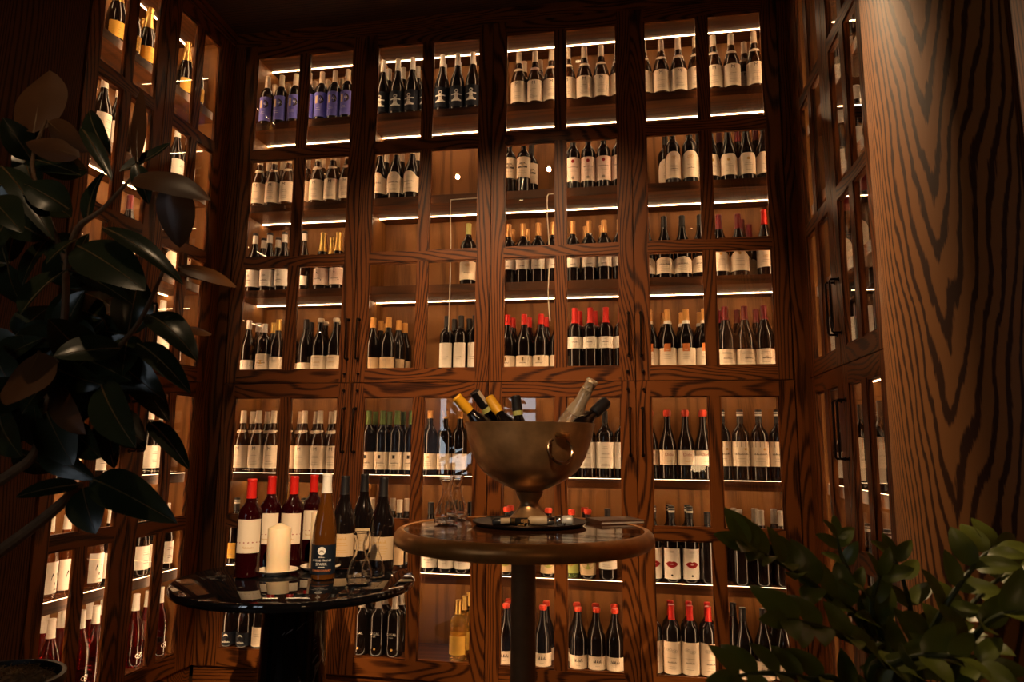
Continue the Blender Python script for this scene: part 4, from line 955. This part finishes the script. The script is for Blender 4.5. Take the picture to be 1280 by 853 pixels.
def lean(kind, tip, dip, dy, label, swing=0.0):
    """stand a bottle in the bowl so that its top and neck show where the photo shows them; dy sets it back from the bowl's axis"""
    shape, H, r, glass, cap, cl, style = KD[kind][:7]
    T = on(tip[0], tip[1], 1, bc.y + dy)
    B = on(dip[0], dip[1], 1, bc.y + dy)
    ax = (T - B); ax.y += swing * ax.length; ax.normalize()
    prof = shape_prof(shape, H, r)
    root = empty('champagne_bottle' if shape == 'champ' else 'wine_bottle', T - ax * H, 0, label, 'bottle', 'bottles in the metal bowl')
    root.rotation_mode = 'QUATERNION'; root.rotation_quaternion = Vector((0, 0, 1)).rotation_difference(ax)
    MB().lathe(prof, 28).build('bottle_glass', ['pale_amber' if kind == 'bowlclear' else glass], root)
    cm = cap_mesh(prof, H, cl, 'wax' if style == 'wax' else ('champ' if style == 'crinkle' else ''))
    if style == 'crinkle':
        for i, v in enumerate(cm.v):
            k = 1 + 0.10 * math.sin(i * 2.3) * math.sin(i * 0.7)
            cm.v[i] = (v[0] * k, v[1] * k, v[2])
    cm.build('capsule', [cap], root)
    if style in ('limeband', 'side'):
        z = H - cl; r0 = rad_at(prof, z - 0.004) + 0.0014; r1 = rad_at(prof, z + 0.010) + 0.0014
        MB().lathe([(r0 - 0.0014, z - 0.004), (r0, z - 0.004), (r1, z + 0.010), (r1 - 0.0014, z + 0.010)], 20).build('neck_band', ['lime_foil'], root)
    if style == 'side':
        mb = MB(); n = 8
        for lift in (0.0022, 0.0012):
            b0 = len(mb.v)
            for i in range(n + 1):
                a = R(-20 + 70 * i / n)
                for zz in (H - cl + 0.02, H - 0.003):
                    rr = rad_at(prof, min(zz, H - 0.012)) + lift
                    mb.v.append((rr * math.cos(a), -rr * math.sin(a), zz))
            for i in range(n):
                f = (b0 + 2 * i, b0 + 2 * i + 2, b0 + 2 * i + 3, b0 + 2 * i + 1); mb.f.append(f); mb.m.append(0)
        mb.build('foil_strip', ['cream_foil'], root)
lean('bowlyellow', (570.5, 496.3), (589.5, 519), -0.075, 'yellow-capped bottle leaning over the left rim of the bowl', -0.286)
lean('bowlstripe', (593, 490.3), (612, 521), 0.011, 'black bottle with pale-striped capsule leaning between the yellow-capped ones', -0.46)
lean('bowlyellow', (611.5, 497.5), (627.5, 520), -0.021, 'yellow-capped bottle leaning near the middle of the bowl', 0.198)
lean('bowlblack', (644.5, 495.5), (648.2, 521), 0.053, 'black-capped bottle with lime band standing in the middle of the bowl', 0.069)
lean('bowlclear', (740.5, 476), (714, 522), 0.021, 'pale champagne bottle with crinkled foil leaning to the right', -0.268)
lean('bowlplain', (757.5, 502.5), (737.5, 523), 0.053, 'plain black bottle leaning over the right rim of the bowl', 0.531)
# two wine openers on the tray, brown menu behind
a0, a1 = onW(601, 664.5), onW(717, 664.5)
ang = math.atan2(a1.y - a0.y, a1.x - a0.x)
mid = (a0 + a1) / 2
def opener(px, py, rz, length, kind, label):
    q = onW(px, py)
    o = empty('wine_opener', (q.x, q.y, TW.z + 0.0062), ang + rz, label, 'wine opener', 'wine openers by the bowl'); o.scale = (1.0, 1.45, 1.6)
    L2 = length / 2
    if kind == 'black':
        MB().tube([(-L2, 0, 0.008), (-L2 + 0.006, 0, 0.009), (0, 0, 0.0095), (L2 - 0.006, 0, 0.009), (L2, 0, 0.008)], [0.005, 0.0075, 0.0070, 0.0078, 0.004], 10).build('handle', ['black_plastic'], o)
        MB().tube([(-0.030, -0.005, 0.011), (-0.004, -0.005, 0.0115)], 0.0055, 10).build('handle_inlay', ['horn'], o)
        MB().tube([(0.000, -0.005, 0.0115), (0.010, -0.005, 0.0115)], 0.0060, 10).build('bolster', ['brass'], o)
        lv = MB().box(0.016, 0.034, -0.013, -0.007, 0.001, 0.006).box(0.026, 0.046, -0.0125, -0.008, 0.009, 0.015)
        lv.build('lever', ['brass'], o, smooth=False)
        MB().torus((0.040, -0.010, 0.006), 0.005, 0.0014, None, 16, 8).build('hinge_ring', ['brass'], o)
    else:
        MB().tube([(-L2, 0, 0.009), (-L2 + 0.004, 0, 0.010), (-0.012, 0, 0.010), (-0.010, 0, 0.009)], [0.006, 0.0082, 0.0085, 0.006], 12).build('handle', ['horn'], o)
        MB().tube([(-0.012, 0, 0.010), (0.000, 0, 0.0105), (0.010, 0, 0.0105)], [0.0078, 0.0085, 0.0070], 12).build('collar', ['chrome'], o)
        MB().tube([(0.013, 0, 0.0105), (0.018, 0, 0.0105), (0.030, 0, 0.0105), (0.032, 0, 0.0105)], [0.0065, 0.0092, 0.0092, 0.006], 12).build('crown', ['chrome'], o)
        MB().tube([(0.032, 0, 0.0105), (0.036, 0, 0.0105), (L2 - 0.003, 0, 0.0105), (L2, 0, 0.0105)], [0.006, 0.0088, 0.0092, 0.007], 12).build('end_cap', ['white_metal'], o)
        ws = [(0.012 + 0.030 * i / 40, -0.012 + 0.0035 * math.cos(i * 0.9), 0.0045 + 0.0035 * math.sin(i * 0.9)) for i in range(41)]
        MB().tube(ws, 0.0011, 6).build('worm', ['chrome'], o)
opener(638.5, 662.5, 0.04, 0.104, 'black', 'black-handled wine opener with horn inlay and brass lever')
opener(688.5, 661.5, -0.03, 0.125, 'chrome', 'horn-handled wine opener with chrome collar and white end')
q = onW(716, 655)
mn = empty('menu_book', (q.x + 0.125, q.y + 0.06, TW.z + 0.0006), ang + 0.25, 'brown leather menu book lying right of the tray', 'menu book')
MB().box(-0.075, 0.075, -0.055, 0.055, 0.0, 0.0025).box(-0.075, 0.075, -0.055, 0.055, 0.0095, 0.012).box(-0.075, -0.072, -0.055, 0.055, 0.0025, 0.0095).build('cover', ['brown_leather'], mn, smooth=False)
MB().box(-0.0715, 0.072, -0.052, 0.052, 0.0026, 0.0094).build('pages', ['paper_cream'], mn, smooth=False)

# loose white cables hanging behind the doors of the second and third upper cabinets
for pts, which in (([(600, 247.5), (576, 249), (563.5, 250), (563, 262), (563.5, 300), (563, 340), (561.5, 390), (560.5, 415)], 'second'),
                   ([(692, 242.5), (685.5, 243), (683.8, 246), (684, 270), (686, 300), (687, 325), (685, 365), (686, 385), (687.5, 402)], 'third')):
    w3 = [on(px, py, 1, 0.033) for px, py in pts]
    cb = MB().tube(w3, 0.0030, 8).build('light_cable', ['porcelain'])
    tag(cb, f'thin white cable hanging behind the glass of the {which} upper cabinet', 'cable', 'loose cables in the cabinets')

# ------------------------------------------------------------------ plants
def leafmat(name, top, rough):
    pr(name, top, rough, spec=0.5, noise=0.3, nscale=18)
leafmat('rubber_leaf', (0.018, 0.024, 0.010), 0.27)
leafmat('rubber_under', (0.085, 0.032, 0.009), 0.42)
leafmat('rubber_rib', (0.14, 0.075, 0.022), 0.4)
pr('bark', (0.17, 0.085, 0.035), 0.75, noise=0.5, nscale=60, bump=0.6)
pr('young_stem', (0.13, 0.060, 0.020), 0.5, noise=0.3)
leafmat('zz_leaf', (0.13, 0.155, 0.020), 0.32)
leafmat('zz_under', (0.15, 0.15, 0.03), 0.4)
pr('zz_stem', (0.050, 0.065, 0.016), 0.5)
pr('planter_black', (0.012, 0.011, 0.011), 0.35)
pr('planter_clay', (0.07, 0.045, 0.03), 0.6)
pr('dry_moss', (0.16, 0.10, 0.045), 0.9, noise=0.6, nscale=60)
pr('soil', (0.025, 0.015, 0.009), 0.95, noise=0.5, nscale=60)
def leaf(mb, P0, P1, w, nrm, fold=0.25, bend=0.12, wav=0.0, n=12, rib=True, shape=1.0):
    """a leaf blade from base P0 to tip P1, folded along its midrib, with an upper and an under face"""
    P0, P1 = Vector(P0), Vector(P1)
    Lv = P1 - P0; Ln = Lv.length; t = Lv / Ln
    nn = (nrm - t * nrm.dot(t)); nn.normalize(); s = t.cross(nn)
    cols = (-1.0, -0.5, 0.0, 0.5, 1.0)
    th = 0.0010
    ph = random.uniform(0, 6.28)
    for layer, sg in ((0, 1), (1, -1)):
        b = len(mb.v)
        for i in range(n + 1):
            x = i / n
            hw = w * 0.5 * (max(0.0, math.sin(PI * x ** (0.85 * shape))) ** 0.72) * (1 - 0.12 * x) + 0.0006
            if x > 0.93: hw *= max(0.06, 1 - ((x - 0.93) / 0.07) ** 1.0 * 0.9)
            ctr = P0 + Lv * x + nn * (bend * Ln * 4 * x * (1 - x)) 
            for c in cols:
                up = abs(c) * hw * fold + wav * hw * math.sin(9 * x + ph + (0 if c > 0 else 2)) * abs(c)
                v = ctr + s * (c * hw) + nn * (up + sg * th * (0.5 if abs(c) < 1 else 0.05))
                mb.v.append(tuple(v))
        for i in range(n):
            for j in range(4):
                a = b + i * 5 + j; q = (a, a + 1, a + 6, a + 5)
                mb.f.append(q if sg < 0 else q[::-1]); mb.m.append(layer)
    if rib:
        pts = [tuple(P0 + Lv * x + nn * (bend * Ln * 4 * x * (1 - x) + 0.0008)) for x in [i / 8 for i in range(9)]]
        mb.tube(pts, [0.0022 * (1 - 0.85 * i / 8) for i in range(9)], 5, mi=2)
    return mb
rp = empty('rubber_plant', (0, 0, 0), 0, 'large dark rubber plant in a black planter in front of the left cabinets', 'plant')
pc = at(-8, 838, 1.9); pc.z -= 0.02
rp.location = (pc.x, pc.y, 0)
off = Vector((pc.x, pc.y, 0))
def rel(p): return Vector(p) - off
ph_ = pc.z
MB().lathe([(0, 0), (0.125, 0), (0.135, 0.01), (0.165, ph_ - 0.03), (0.172, ph_ - 0.02), (0.172, ph_), (0.160, ph_), (0.155, ph_ - 0.05), (0, ph_ - 0.05)], 56).build('planter', ['planter_black'], rp)
ms = MB(); ms.lathe([(0.1535, ph_ - 0.049), (0.150, ph_ - 0.02), (0.10, ph_ - 0.004), (0.05, ph_ + 0.003), (0, ph_ + 0.004)], 40)
for i in range(420):
    a, rr = random.uniform(0, 2 * PI), 0.145 * math.sqrt(random.random())
    z = ph_ + 0.004 - 0.024 * (rr / 0.15) ** 2
    p0 = Vector((rr * math.cos(a), rr * math.sin(a), z)); d = Vector((random.uniform(-1, 1), random.uniform(-1, 1), random.uniform(0.1, 0.8))).normalized()
    e = Vector((random.uniform(-1, 1), random.uniform(-1, 1), random.uniform(-0.6, 0.3))).normalized()
    ms.tube([p0, p0 + d * 0.012, p0 + d * 0.018 + e * 0.012], 0.0011, 4)
mo = ms.build('moss', ['dry_moss'], rp); mo['kind'] = 'stuff'
D0 = 1.55
def W(px, py, d): return rel(at(px, py, d))
branches = [
 ([(None, 0.02), (-40, 760, 1.80), (-25, 712, 1.70), (8, 684, 1.64), (40, 660, 1.60), (72, 634, 1.58), (100, 606, 1.55)], [0.018, 0.017, 0.015, 0.014, 0.013, 0.012, 0.008], 'bark'),
 ([(None, 0.00), (-46, 700, 1.78), (-22, 622, 1.72), (14, 592, 1.66), (44, 566, 1.62), (62, 500, 1.60), (80, 405, 1.58), (84, 330, 1.56), (98, 285, 1.55), (128, 262, 1.54), (165, 222, 1.52)], [0.018, 0.016, 0.014, 0.012, 0.011, 0.0095, 0.008, 0.0075, 0.007, 0.005, 0.0035], 'bark'),
 ([(96, 500, 1.62), (118, 470, 1.60), (150, 432, 1.55), (172, 406, 1.52), (188, 376, 1.50), (206, 335, 1.48)], [0.006, 0.006, 0.0055, 0.005, 0.0045, 0.003], 'young_stem'),
 ([(84, 330, 1.56), (60, 270, 1.58), (40, 205, 1.62), (58, 150, 1.66)], [0.006, 0.005, 0.0045, 0.003], 'young_stem'),
 ([(62, 500, 1.60), (40, 470, 1.56), (49, 440, 1.50)], [0.006, 0.005, 0.004], 'young_stem'),
]
for pts, rr, mt in branches:
    P3 = []
    for q in pts:
        P3.append(Vector((0.02, q[1], ph_ - 0.055)) if q[0] is None else W(*q))
    # smooth the path a little
    fine, fr = [], []
    for i in range(len(P3) - 1):
        for k in range(4):
            u = k / 4; p_, a_, b_, c_ = P3[max(i - 1, 0)], P3[i], P3[i + 1], P3[min(i + 2, len(P3) - 1)]
            fine.append(0.5 * ((2 * a_) + (b_ - p_) * u + (2 * p_ - 5 * a_ + 4 * b_ - c_) * u * u + (3 * a_ - p_ - 3 * b_ + c_) * u ** 3)); fr.append(rr[i] + (rr[i + 1] - rr[i]) * u)
    fine.append(P3[-1]); fr.append(rr[-1])
    MB().tube(fine, fr, 10).build('stem', [mt], rp)
fo = MB()
VC = -(MC.col[1])                       # towards the viewer's side of the room
VU, VR = MC.col[2], MC.col[0]
# base pixel + depth, tip pixel + depth, width in metres, tilt of the face (right, up), fold, bend
LV = [
 ((49, 440, 1.50), (8, 507, 1.40), 0.125, (-0.2, 0.5), 0.18, -0.03), ((84, 338, 1.54), (26, 393, 1.42), 0.088, (-0.3, 0.3), 0.35, 0.05),
 ((86, 338, 1.54), (166, 381, 1.50), 0.045, (0.2, 0.9), 0.3, 0.08), ((97, 308, 1.54), (182, 364, 1.44), 0.115, (0.4, 0.5), 0.15, 0.05),
 ((128, 285, 1.52), (230, 357, 1.46), 0.050, (0.5, 0.9), 0.3, 0.08), ((150, 436, 1.54), (66, 446, 1.46), 0.085, (0.1, 0.8), 0.2, 0.05),
 ((184, 394, 1.50), (247, 452, 1.44), 0.072, (0.7, 0.6), 0.25, 0.13), ((172, 430, 1.52), (239, 493, 1.44), 0.055, (0.6, 0.5), 0.25, 0.10),
 ((222, 334, 1.50), (296, 359, 1.56), 0.044, (0.2, 0.9), 0.25, 0.10), ((206, 338, 1.48), (266, 352, 1.60), 0.032, (0, 0.9), 0.2, 0.02), ((226, 412, 1.55), (265, 418, 1.62), 0.034, (0.1, 0.8), 0.2, 0.06),
 ((66, 483, 1.58), (107, 543, 1.46), 0.075, (-0.5, 0.3), 0.22, 0.10), ((127, 482, 1.50), (170, 560, 1.38), 0.092, (-0.2, 0.4), 0.30, 0.05),
 ((186, 528, 1.52), (237, 588, 1.46), 0.046, (0.5, 0.8), 0.2, 0.12), ((0, 520, 1.60), (28, 572, 1.46), 0.085, (-0.3, 0.4), 0.2, 0.05),
 ((58, 515, 1.58), (92, 582, 1.52), 0.095, (0.1, 0.3), 0.15, 0.04), ((117, 600, 1.54), (222, 655, 1.40), 0.090, (0.2, 0.6), 0.2, 0.09),
 ((100, 606, 1.55), (19, 622, 1.48), 0.046, (0, 0.8), 0.25, 0.06), ((104, 610, 1.55), (120, 668, 1.50), 0.085, (0.2, 0.2), 0.2, 0.05),
 ((112, 600, 1.56), (180, 642, 1.54), 0.062, (-0.2, 0.3), 0.2, 0.03), ((42, 166, 1.66), (62, 88, 1.78), 0.135, (0.1, -0.2), 0.12, 0.03),
 ((138, 196, 1.56), (112, 138, 1.60), 0.062, (-0.3, 0.2), 0.3, 0.08), ((172, 203, 1.56), (176, 110, 1.70), 0.062, (-0.4, 0.0), 0.12, 0.02),
 ((102, 160, 1.58), (140, 226, 1.50), 0.036, (0.5, 0.7), 0.3, 0.05), ((163, 222, 1.53), (264, 251, 1.48), 0.074, (0.1, 0.8), 0.15, 0.10),
 ((214, 226, 1.60), (225, 310, 1.62), 0.092, (0.1, -0.3), 0.30, 0.05), ((150, 215, 1.55), (214, 178, 1.60), 0.042, (0, 0.9), 0.4, -0.05),
 ((2, 208, 1.60), (68, 302, 1.52), 0.062, (0.5, 0.7), 0.25, 0.08), ((-14, 250, 1.52), (28, 292, 1.42), 0.085, (0.2, 0.9), 0.2, 0.08),
 ((100, 196, 1.60), (32, 178, 1.64), 0.060, (0, 0.3), 0.2, 0.05), ((60, 152, 1.66), (110, 190, 1.60), 0.060, (0.2, -0.2), 0.2, 0.05),
 ((86, 262, 1.56), (30, 230, 1.55), 0.080, (0, 0.6), 0.2, 0.08), ((110, 280, 1.55), (132, 214, 1.60), 0.050, (-0.4, 0.2), 0.25, 0.08), ((96, 300, 1.55), (58, 330, 1.50), 0.045, (-0.4, 0.6), 0.3, 0.05),
 ((170, 205, 1.54), (186, 256, 1.52), 0.04, (0.4, 0.3), 0.3, 0.05), ((30, 250, 1.60), (-20, 330, 1.54), 0.09, (-0.1, 0.3), 0.2, 0.05), ((140, 445, 1.57), (205, 500, 1.56), 0.085, (0.1, 0.2), 0.2, 0.06), ((150, 440, 1.58), (212, 528, 1.58), 0.07, (0.5, 0.1), 0.2, 0.06),
]
def face(tilt): return (VC + VR * tilt[0] + VU * tilt[1]).normalized()
UNDER = {(222, 334), (163, 222), (42, 166), (172, 203), (214, 226), (206, 338), (226, 412), (100, 196), (60, 152), (49, 440), (66, 483)}      # leaves that show their brown undersides
for b0, t0, w, tilt, fold, bend in LV:
    k = -1 if b0[:2] in UNDER else 1
    leaf(fo, W(*b0), W(*t0), w, face(tilt) * k, fold, bend * k, 0.05)
# the rest of the crown, leaves springing from the branches at random
random.seed(21)
spots = [(62, 500, 1.64), (75, 430, 1.64), (84, 360, 1.62), (60, 300, 1.66), (45, 240, 1.68), (20, 560, 1.68), (110, 470, 1.64), (130, 400, 1.62), (160, 420, 1.62), (20, 420, 1.66), (10, 330, 1.68), (100, 560, 1.66), (130, 520, 1.64), (40, 200, 1.70), (-10, 470, 1.68), (90, 535, 1.62), (50, 555, 1.60), (140, 500, 1.60), (110, 450, 1.58), (30, 500, 1.58), (70, 460, 1.56)]
for (px, py, d) in spots:
    for k in range(5):
        a = random.uniform(0, 2 * PI); Ln = random.uniform(55, 88)
        tip = (px + Ln * math.cos(a), py + Ln * math.sin(a) * 0.9, d + random.uniform(-0.12, 0.14))
        if tip[0] > 185 or tip[1] > 600 or (tip[1] < 190 and tip[0] > 70): continue
        leaf(fo, W(px, py, d), W(*tip), random.uniform(0.06, 0.095), face((random.uniform(-0.5, 0.5), random.uniform(-0.1, 0.8))), random.uniform(0.1, 0.3), random.uniform(0, 0.1), 0.05)
for b0, t0, w, tilt, fold, bend in LV: 
    pass
fo.build('foliage', ['rubber_leaf', 'rubber_under', 'rubber_rib'], rp, angle=60)

zp = empty('zz_plant', (0, 0, 0), 0, 'green feathery potted plant in the lower right corner before the pillar', 'plant')
zc = at(1150, 800, 1.30)
zp.location = (zc.x, zc.y, 0); off = Vector((zc.x, zc.y, 0))
MB().lathe([(0, 0), (0.12, 0), (0.15, 0.03), (0.175, 0.50), (0.182, 0.51), (0.182, 0.53), (0.168, 0.53), (0.160, 0.48), (0, 0.48)], 48).build('planter', ['planter_clay'], zp)
MB().lathe([(0.1595, 0.4815), (0.10, 0.492), (0, 0.497)], 32).build('soil', ['soil'], zp)
ZS = [  # stem paths in the photo (pixels + depth), leaflet length, how the fan faces
 ([(1085, 800, 1.24), (1040, 752, 1.22), (995, 716, 1.19), (955, 694, 1.16), (932, 684, 1.15)], 0.080, 12),
 ([(1120, 835, 1.16), (1085, 812, 1.10), (1040, 790, 1.05), (1000, 778, 1.02), (985, 776, 1.01)], 0.072, 8),
 ([(1105, 850, 1.26), (1085, 790, 1.24), (1068, 735, 1.24), (1050, 690, 1.26), (1046, 672, 1.27)], 0.052, 9),
 ([(1150, 850, 1.20), (1160, 800, 1.16), (1190, 745, 1.14), (1225, 700, 1.16), (1245, 684, 1.18)], 0.072, 10),
 ([(1190, 850, 1.14), (1215, 800, 1.08), (1250, 770, 1.04), (1300, 765, 1.02)], 0.078, 7),
 ([(1140, 850, 1.30), (1140, 780, 1.30), (1130, 730, 1.32), (1118, 700, 1.34)], 0.066, 7),
 ([(1060, 870, 1.20), (1010, 850, 1.16), (960, 842, 1.12), (920, 846, 1.10)], 0.070, 8),
 ([(1180, 850, 1.26), (1200, 780, 1.27), (1235, 735, 1.30), (1280, 705, 1.32)], 0.070, 8),
 ([(1090, 860, 1.12), (1120, 830, 1.06), (1170, 820, 1.02), (1230, 830, 1.0)], 0.070, 8),
 ([(1120, 860, 1.22), (1105, 800, 1.20), (1090, 760, 1.2), (1100, 720, 1.2)], 0.066, 7),
]
random.seed(5)
fz = MB()
for si, (pts, ll, npair) in enumerate(ZS):
    P3 = [Vector((random.uniform(-0.07, 0.07), random.uniform(-0.07, 0.07), 0.49))] + [W(*q) for q in pts]
    fine = []
    for i in range(len(P3) - 1):
        for k in range(6):
            u = k / 6; p_, a_, b_, c_ = P3[max(i - 1, 0)], P3[i], P3[i + 1], P3[min(i + 2, len(P3) - 1)]
            fine.append(0.5 * ((2 * a_) + (b_ - p_) * u + (2 * p_ - 5 * a_ + 4 * b_ - c_) * u * u + (3 * a_ - p_ - 3 * b_ + c_) * u ** 3))
    fine.append(P3[-1])
    m_ = len(fine)
    MB().tube(fine, [0.0085 * (1 - 0.72 * i / m_) for i in range(m_)], 8).build('stem', ['zz_stem'], zp)
    i0 = 6
    npair = max(5, round(npair * 0.78))
    for k in range(npair):
        fi = i0 + (m_ - 2 - i0) * k / (npair - 1)
        i = int(fi); p = fine[i].lerp(fine[min(i + 1, m_ - 1)], fi - i)
        t = (fine[min(i + 1, m_ - 1)] - fine[max(i - 1, 0)]).normalized()
        nrm = (VC * 0.6 + Vector((0, 0, 0.8)) + VR * random.uniform(-0.3, 0.3)).normalized()
        s = t.cross(nrm).normalized()
        for sg in (-1, 1):
            d = (t * random.uniform(0.40, 0.75) + s * sg * random.uniform(0.75, 0.95) + nrm * random.uniform(-0.05, 0.45)).normalized()
            l_ = 1.12 * ll * random.uniform(0.85, 1.1) * (1 - 0.25 * k / npair)
            leaf(fz, p, p + d * l_, l_ * random.uniform(0.46, 0.56), (nrm + s * sg * random.uniform(-0.6, 0.1) + VC * random.uniform(-0.1, 0.5) + t * random.uniform(-0.3, 0.3)).normalized(), 0.22, 0.06, 0.03, n=8, rib=False, shape=0.9)
    leaf(fz, fine[-1], fine[-1] + (fine[-1] - fine[-3]).normalized() * ll * 0.8, ll * 0.36, VC + Vector((0, 0, 0.5)), 0.2, 0.05, n=8, rib=False)
fz.build('foliage', ['zz_leaf', 'zz_under'], zp, angle=60)

# ------------------------------------------------------------------ lights
emit('lamp_disc', (1.0, 0.66, 0.34), 11.0)
WARM = (1.0, 0.66, 0.36)
DL = [(0.70, -2.21, 140, 48, (1.25, -0.1, 1.60), 'above the black table'), (1.52, -2.16, 175, 54, (1.85, -0.1, 1.55), 'above the wooden table'),
      (1.90, -0.55, 330, 34, (2.92, -1.60, 1.75), 'beside the round pillar'), (2.85, -4.10, 950, 14, (1.14, -1.22, 0.95), 'added by the rear wall to light the black table'),
      (1.75, -4.15, 380, 17, (1.90, -1.30, 1.20), 'added by the rear wall to light the bowl'), (2.30, -3.05, 8, 30, (2.66, -2.08, 0.95), 'added to brighten the green plant'), (1.15, -2.95, 34, 44, (0.78, -2.05, 1.55), 'added to brighten the rubber plant')]  # rear-wall and plant spots are added only to brighten their targets
for i, (x, y, en, size, tgt, where) in enumerate(DL):
    d = empty('ceiling_downlight', (x, y, HC), 0, f'small round recessed ceiling downlight {where}', 'downlight', 'recessed ceiling downlights')
    MB().lathe([(0.017, -0.0005), (0.040, -0.0005), (0.040, -0.006), (0.017, -0.003)], 32).build('trim_ring', ['bronze_dark'], d)
    MB().lathe([(0, -0.0015), (0.017, -0.0015), (0.017, -0.0005), (0, -0.0005)], 32).build('lamp', ['lamp_disc'], d)
    l = bpy.data.lights.new('downlight', 'SPOT'); l.energy = en; l.color = WARM; l.spot_size = R(size); l.spot_blend = 1.0; l.shadow_soft_size = 0.017
    lo = bpy.data.objects.new('downlight_beam', l); C.objects.link(lo); lo.parent = d; lo.location = (0, 0, -0.03)
    dv = Vector(tgt) - Vector((x, y, HC - 0.03))
    lo.rotation_euler = dv.to_track_quat('-Z', 'Y').to_euler()

# a lamp on a side table in the rear of the room (seen only as a reflection in the cabinet glass)
emit('lit_shade', (1.0, 0.62, 0.30), 7.0)
LX, LY = 2.865, -3.93
sd = empty('side_table', (LX, LY, 0), 0, 'small round dark side table by the right wall under the shaded lamp', 'side table')
MB().lathe([(0, E - 0.445), (0.14, E - 0.445), (0.145, E - 0.435), (0.14, E - 0.42), (0, E - 0.42)], 40).build('tabletop', ['planter_clay'], sd)
MB().lathe([(0, 0), (0.13, 0), (0.12, 0.02), (0.02, 0.03), (0.02, E - 0.446), (0, E - 0.446)], 32).build('pedestal', ['bronze_dark'], sd)
lp = empty('table_lamp', (LX, LY, E - 0.4195), 0, 'table lamp with glowing pleated shade on the small side table', 'lamp')
MB().lathe([(0, 0), (0.07, 0), (0.065, 0.012), (0.014, 0.025), (0.010, 0.10), (0.014, 0.13), (0.008, 0.16), (0.006, 0.22), (0, 0.22)], 28).build('lamp_base', ['brass'], lp)
sh_ = MB(); n_ = 72
for k in range(2):
    for i in range(n_):
        rr = ([0.108, 0.072][k]) * (1 + 0.03 * (-1) ** i); a = 2 * PI * i / n_
        sh_.v.append((rr * math.cos(a), rr * math.sin(a), [0.185, 0.345][k]))
for i in range(n_):
    j_ = (i + 1) % n_; sh_.f.append((i, j_, n_ + j_, n_ + i)); sh_.m.append(0)
so = sh_.build('lamp_shade', ['lit_shade'], lp); md = so.modifiers.new('thick', 'SOLIDIFY'); md.thickness = 0.002

w = bpy.data.worlds.new('world'); bpy.context.scene.world = w; w.use_nodes = True
w.node_tree.nodes['Background'].inputs[0].default_value = (0.004, 0.0025, 0.0015, 1)
sc = bpy.context.scene
sc.view_settings.view_transform = 'Standard'; sc.view_settings.look = 'None'; sc.view_settings.gamma = 1.0; sc.view_settings.use_curve_mapping = False
sc.view_settings.exposure = 0.0
sc.cycles.use_denoising = True; sc.cycles.denoiser = 'OPENIMAGEDENOISE'
sc.cycles.max_bounces = 14; sc.cycles.transparent_max_bounces = 24; sc.cycles.transmission_bounces = 12; sc.cycles.glossy_bounces = 6; sc.cycles.diffuse_bounces = 4
sc.cycles.caustics_refractive = False; sc.cycles.caustics_reflective = False
sc.cycles.sample_clamp_indirect = 4.0
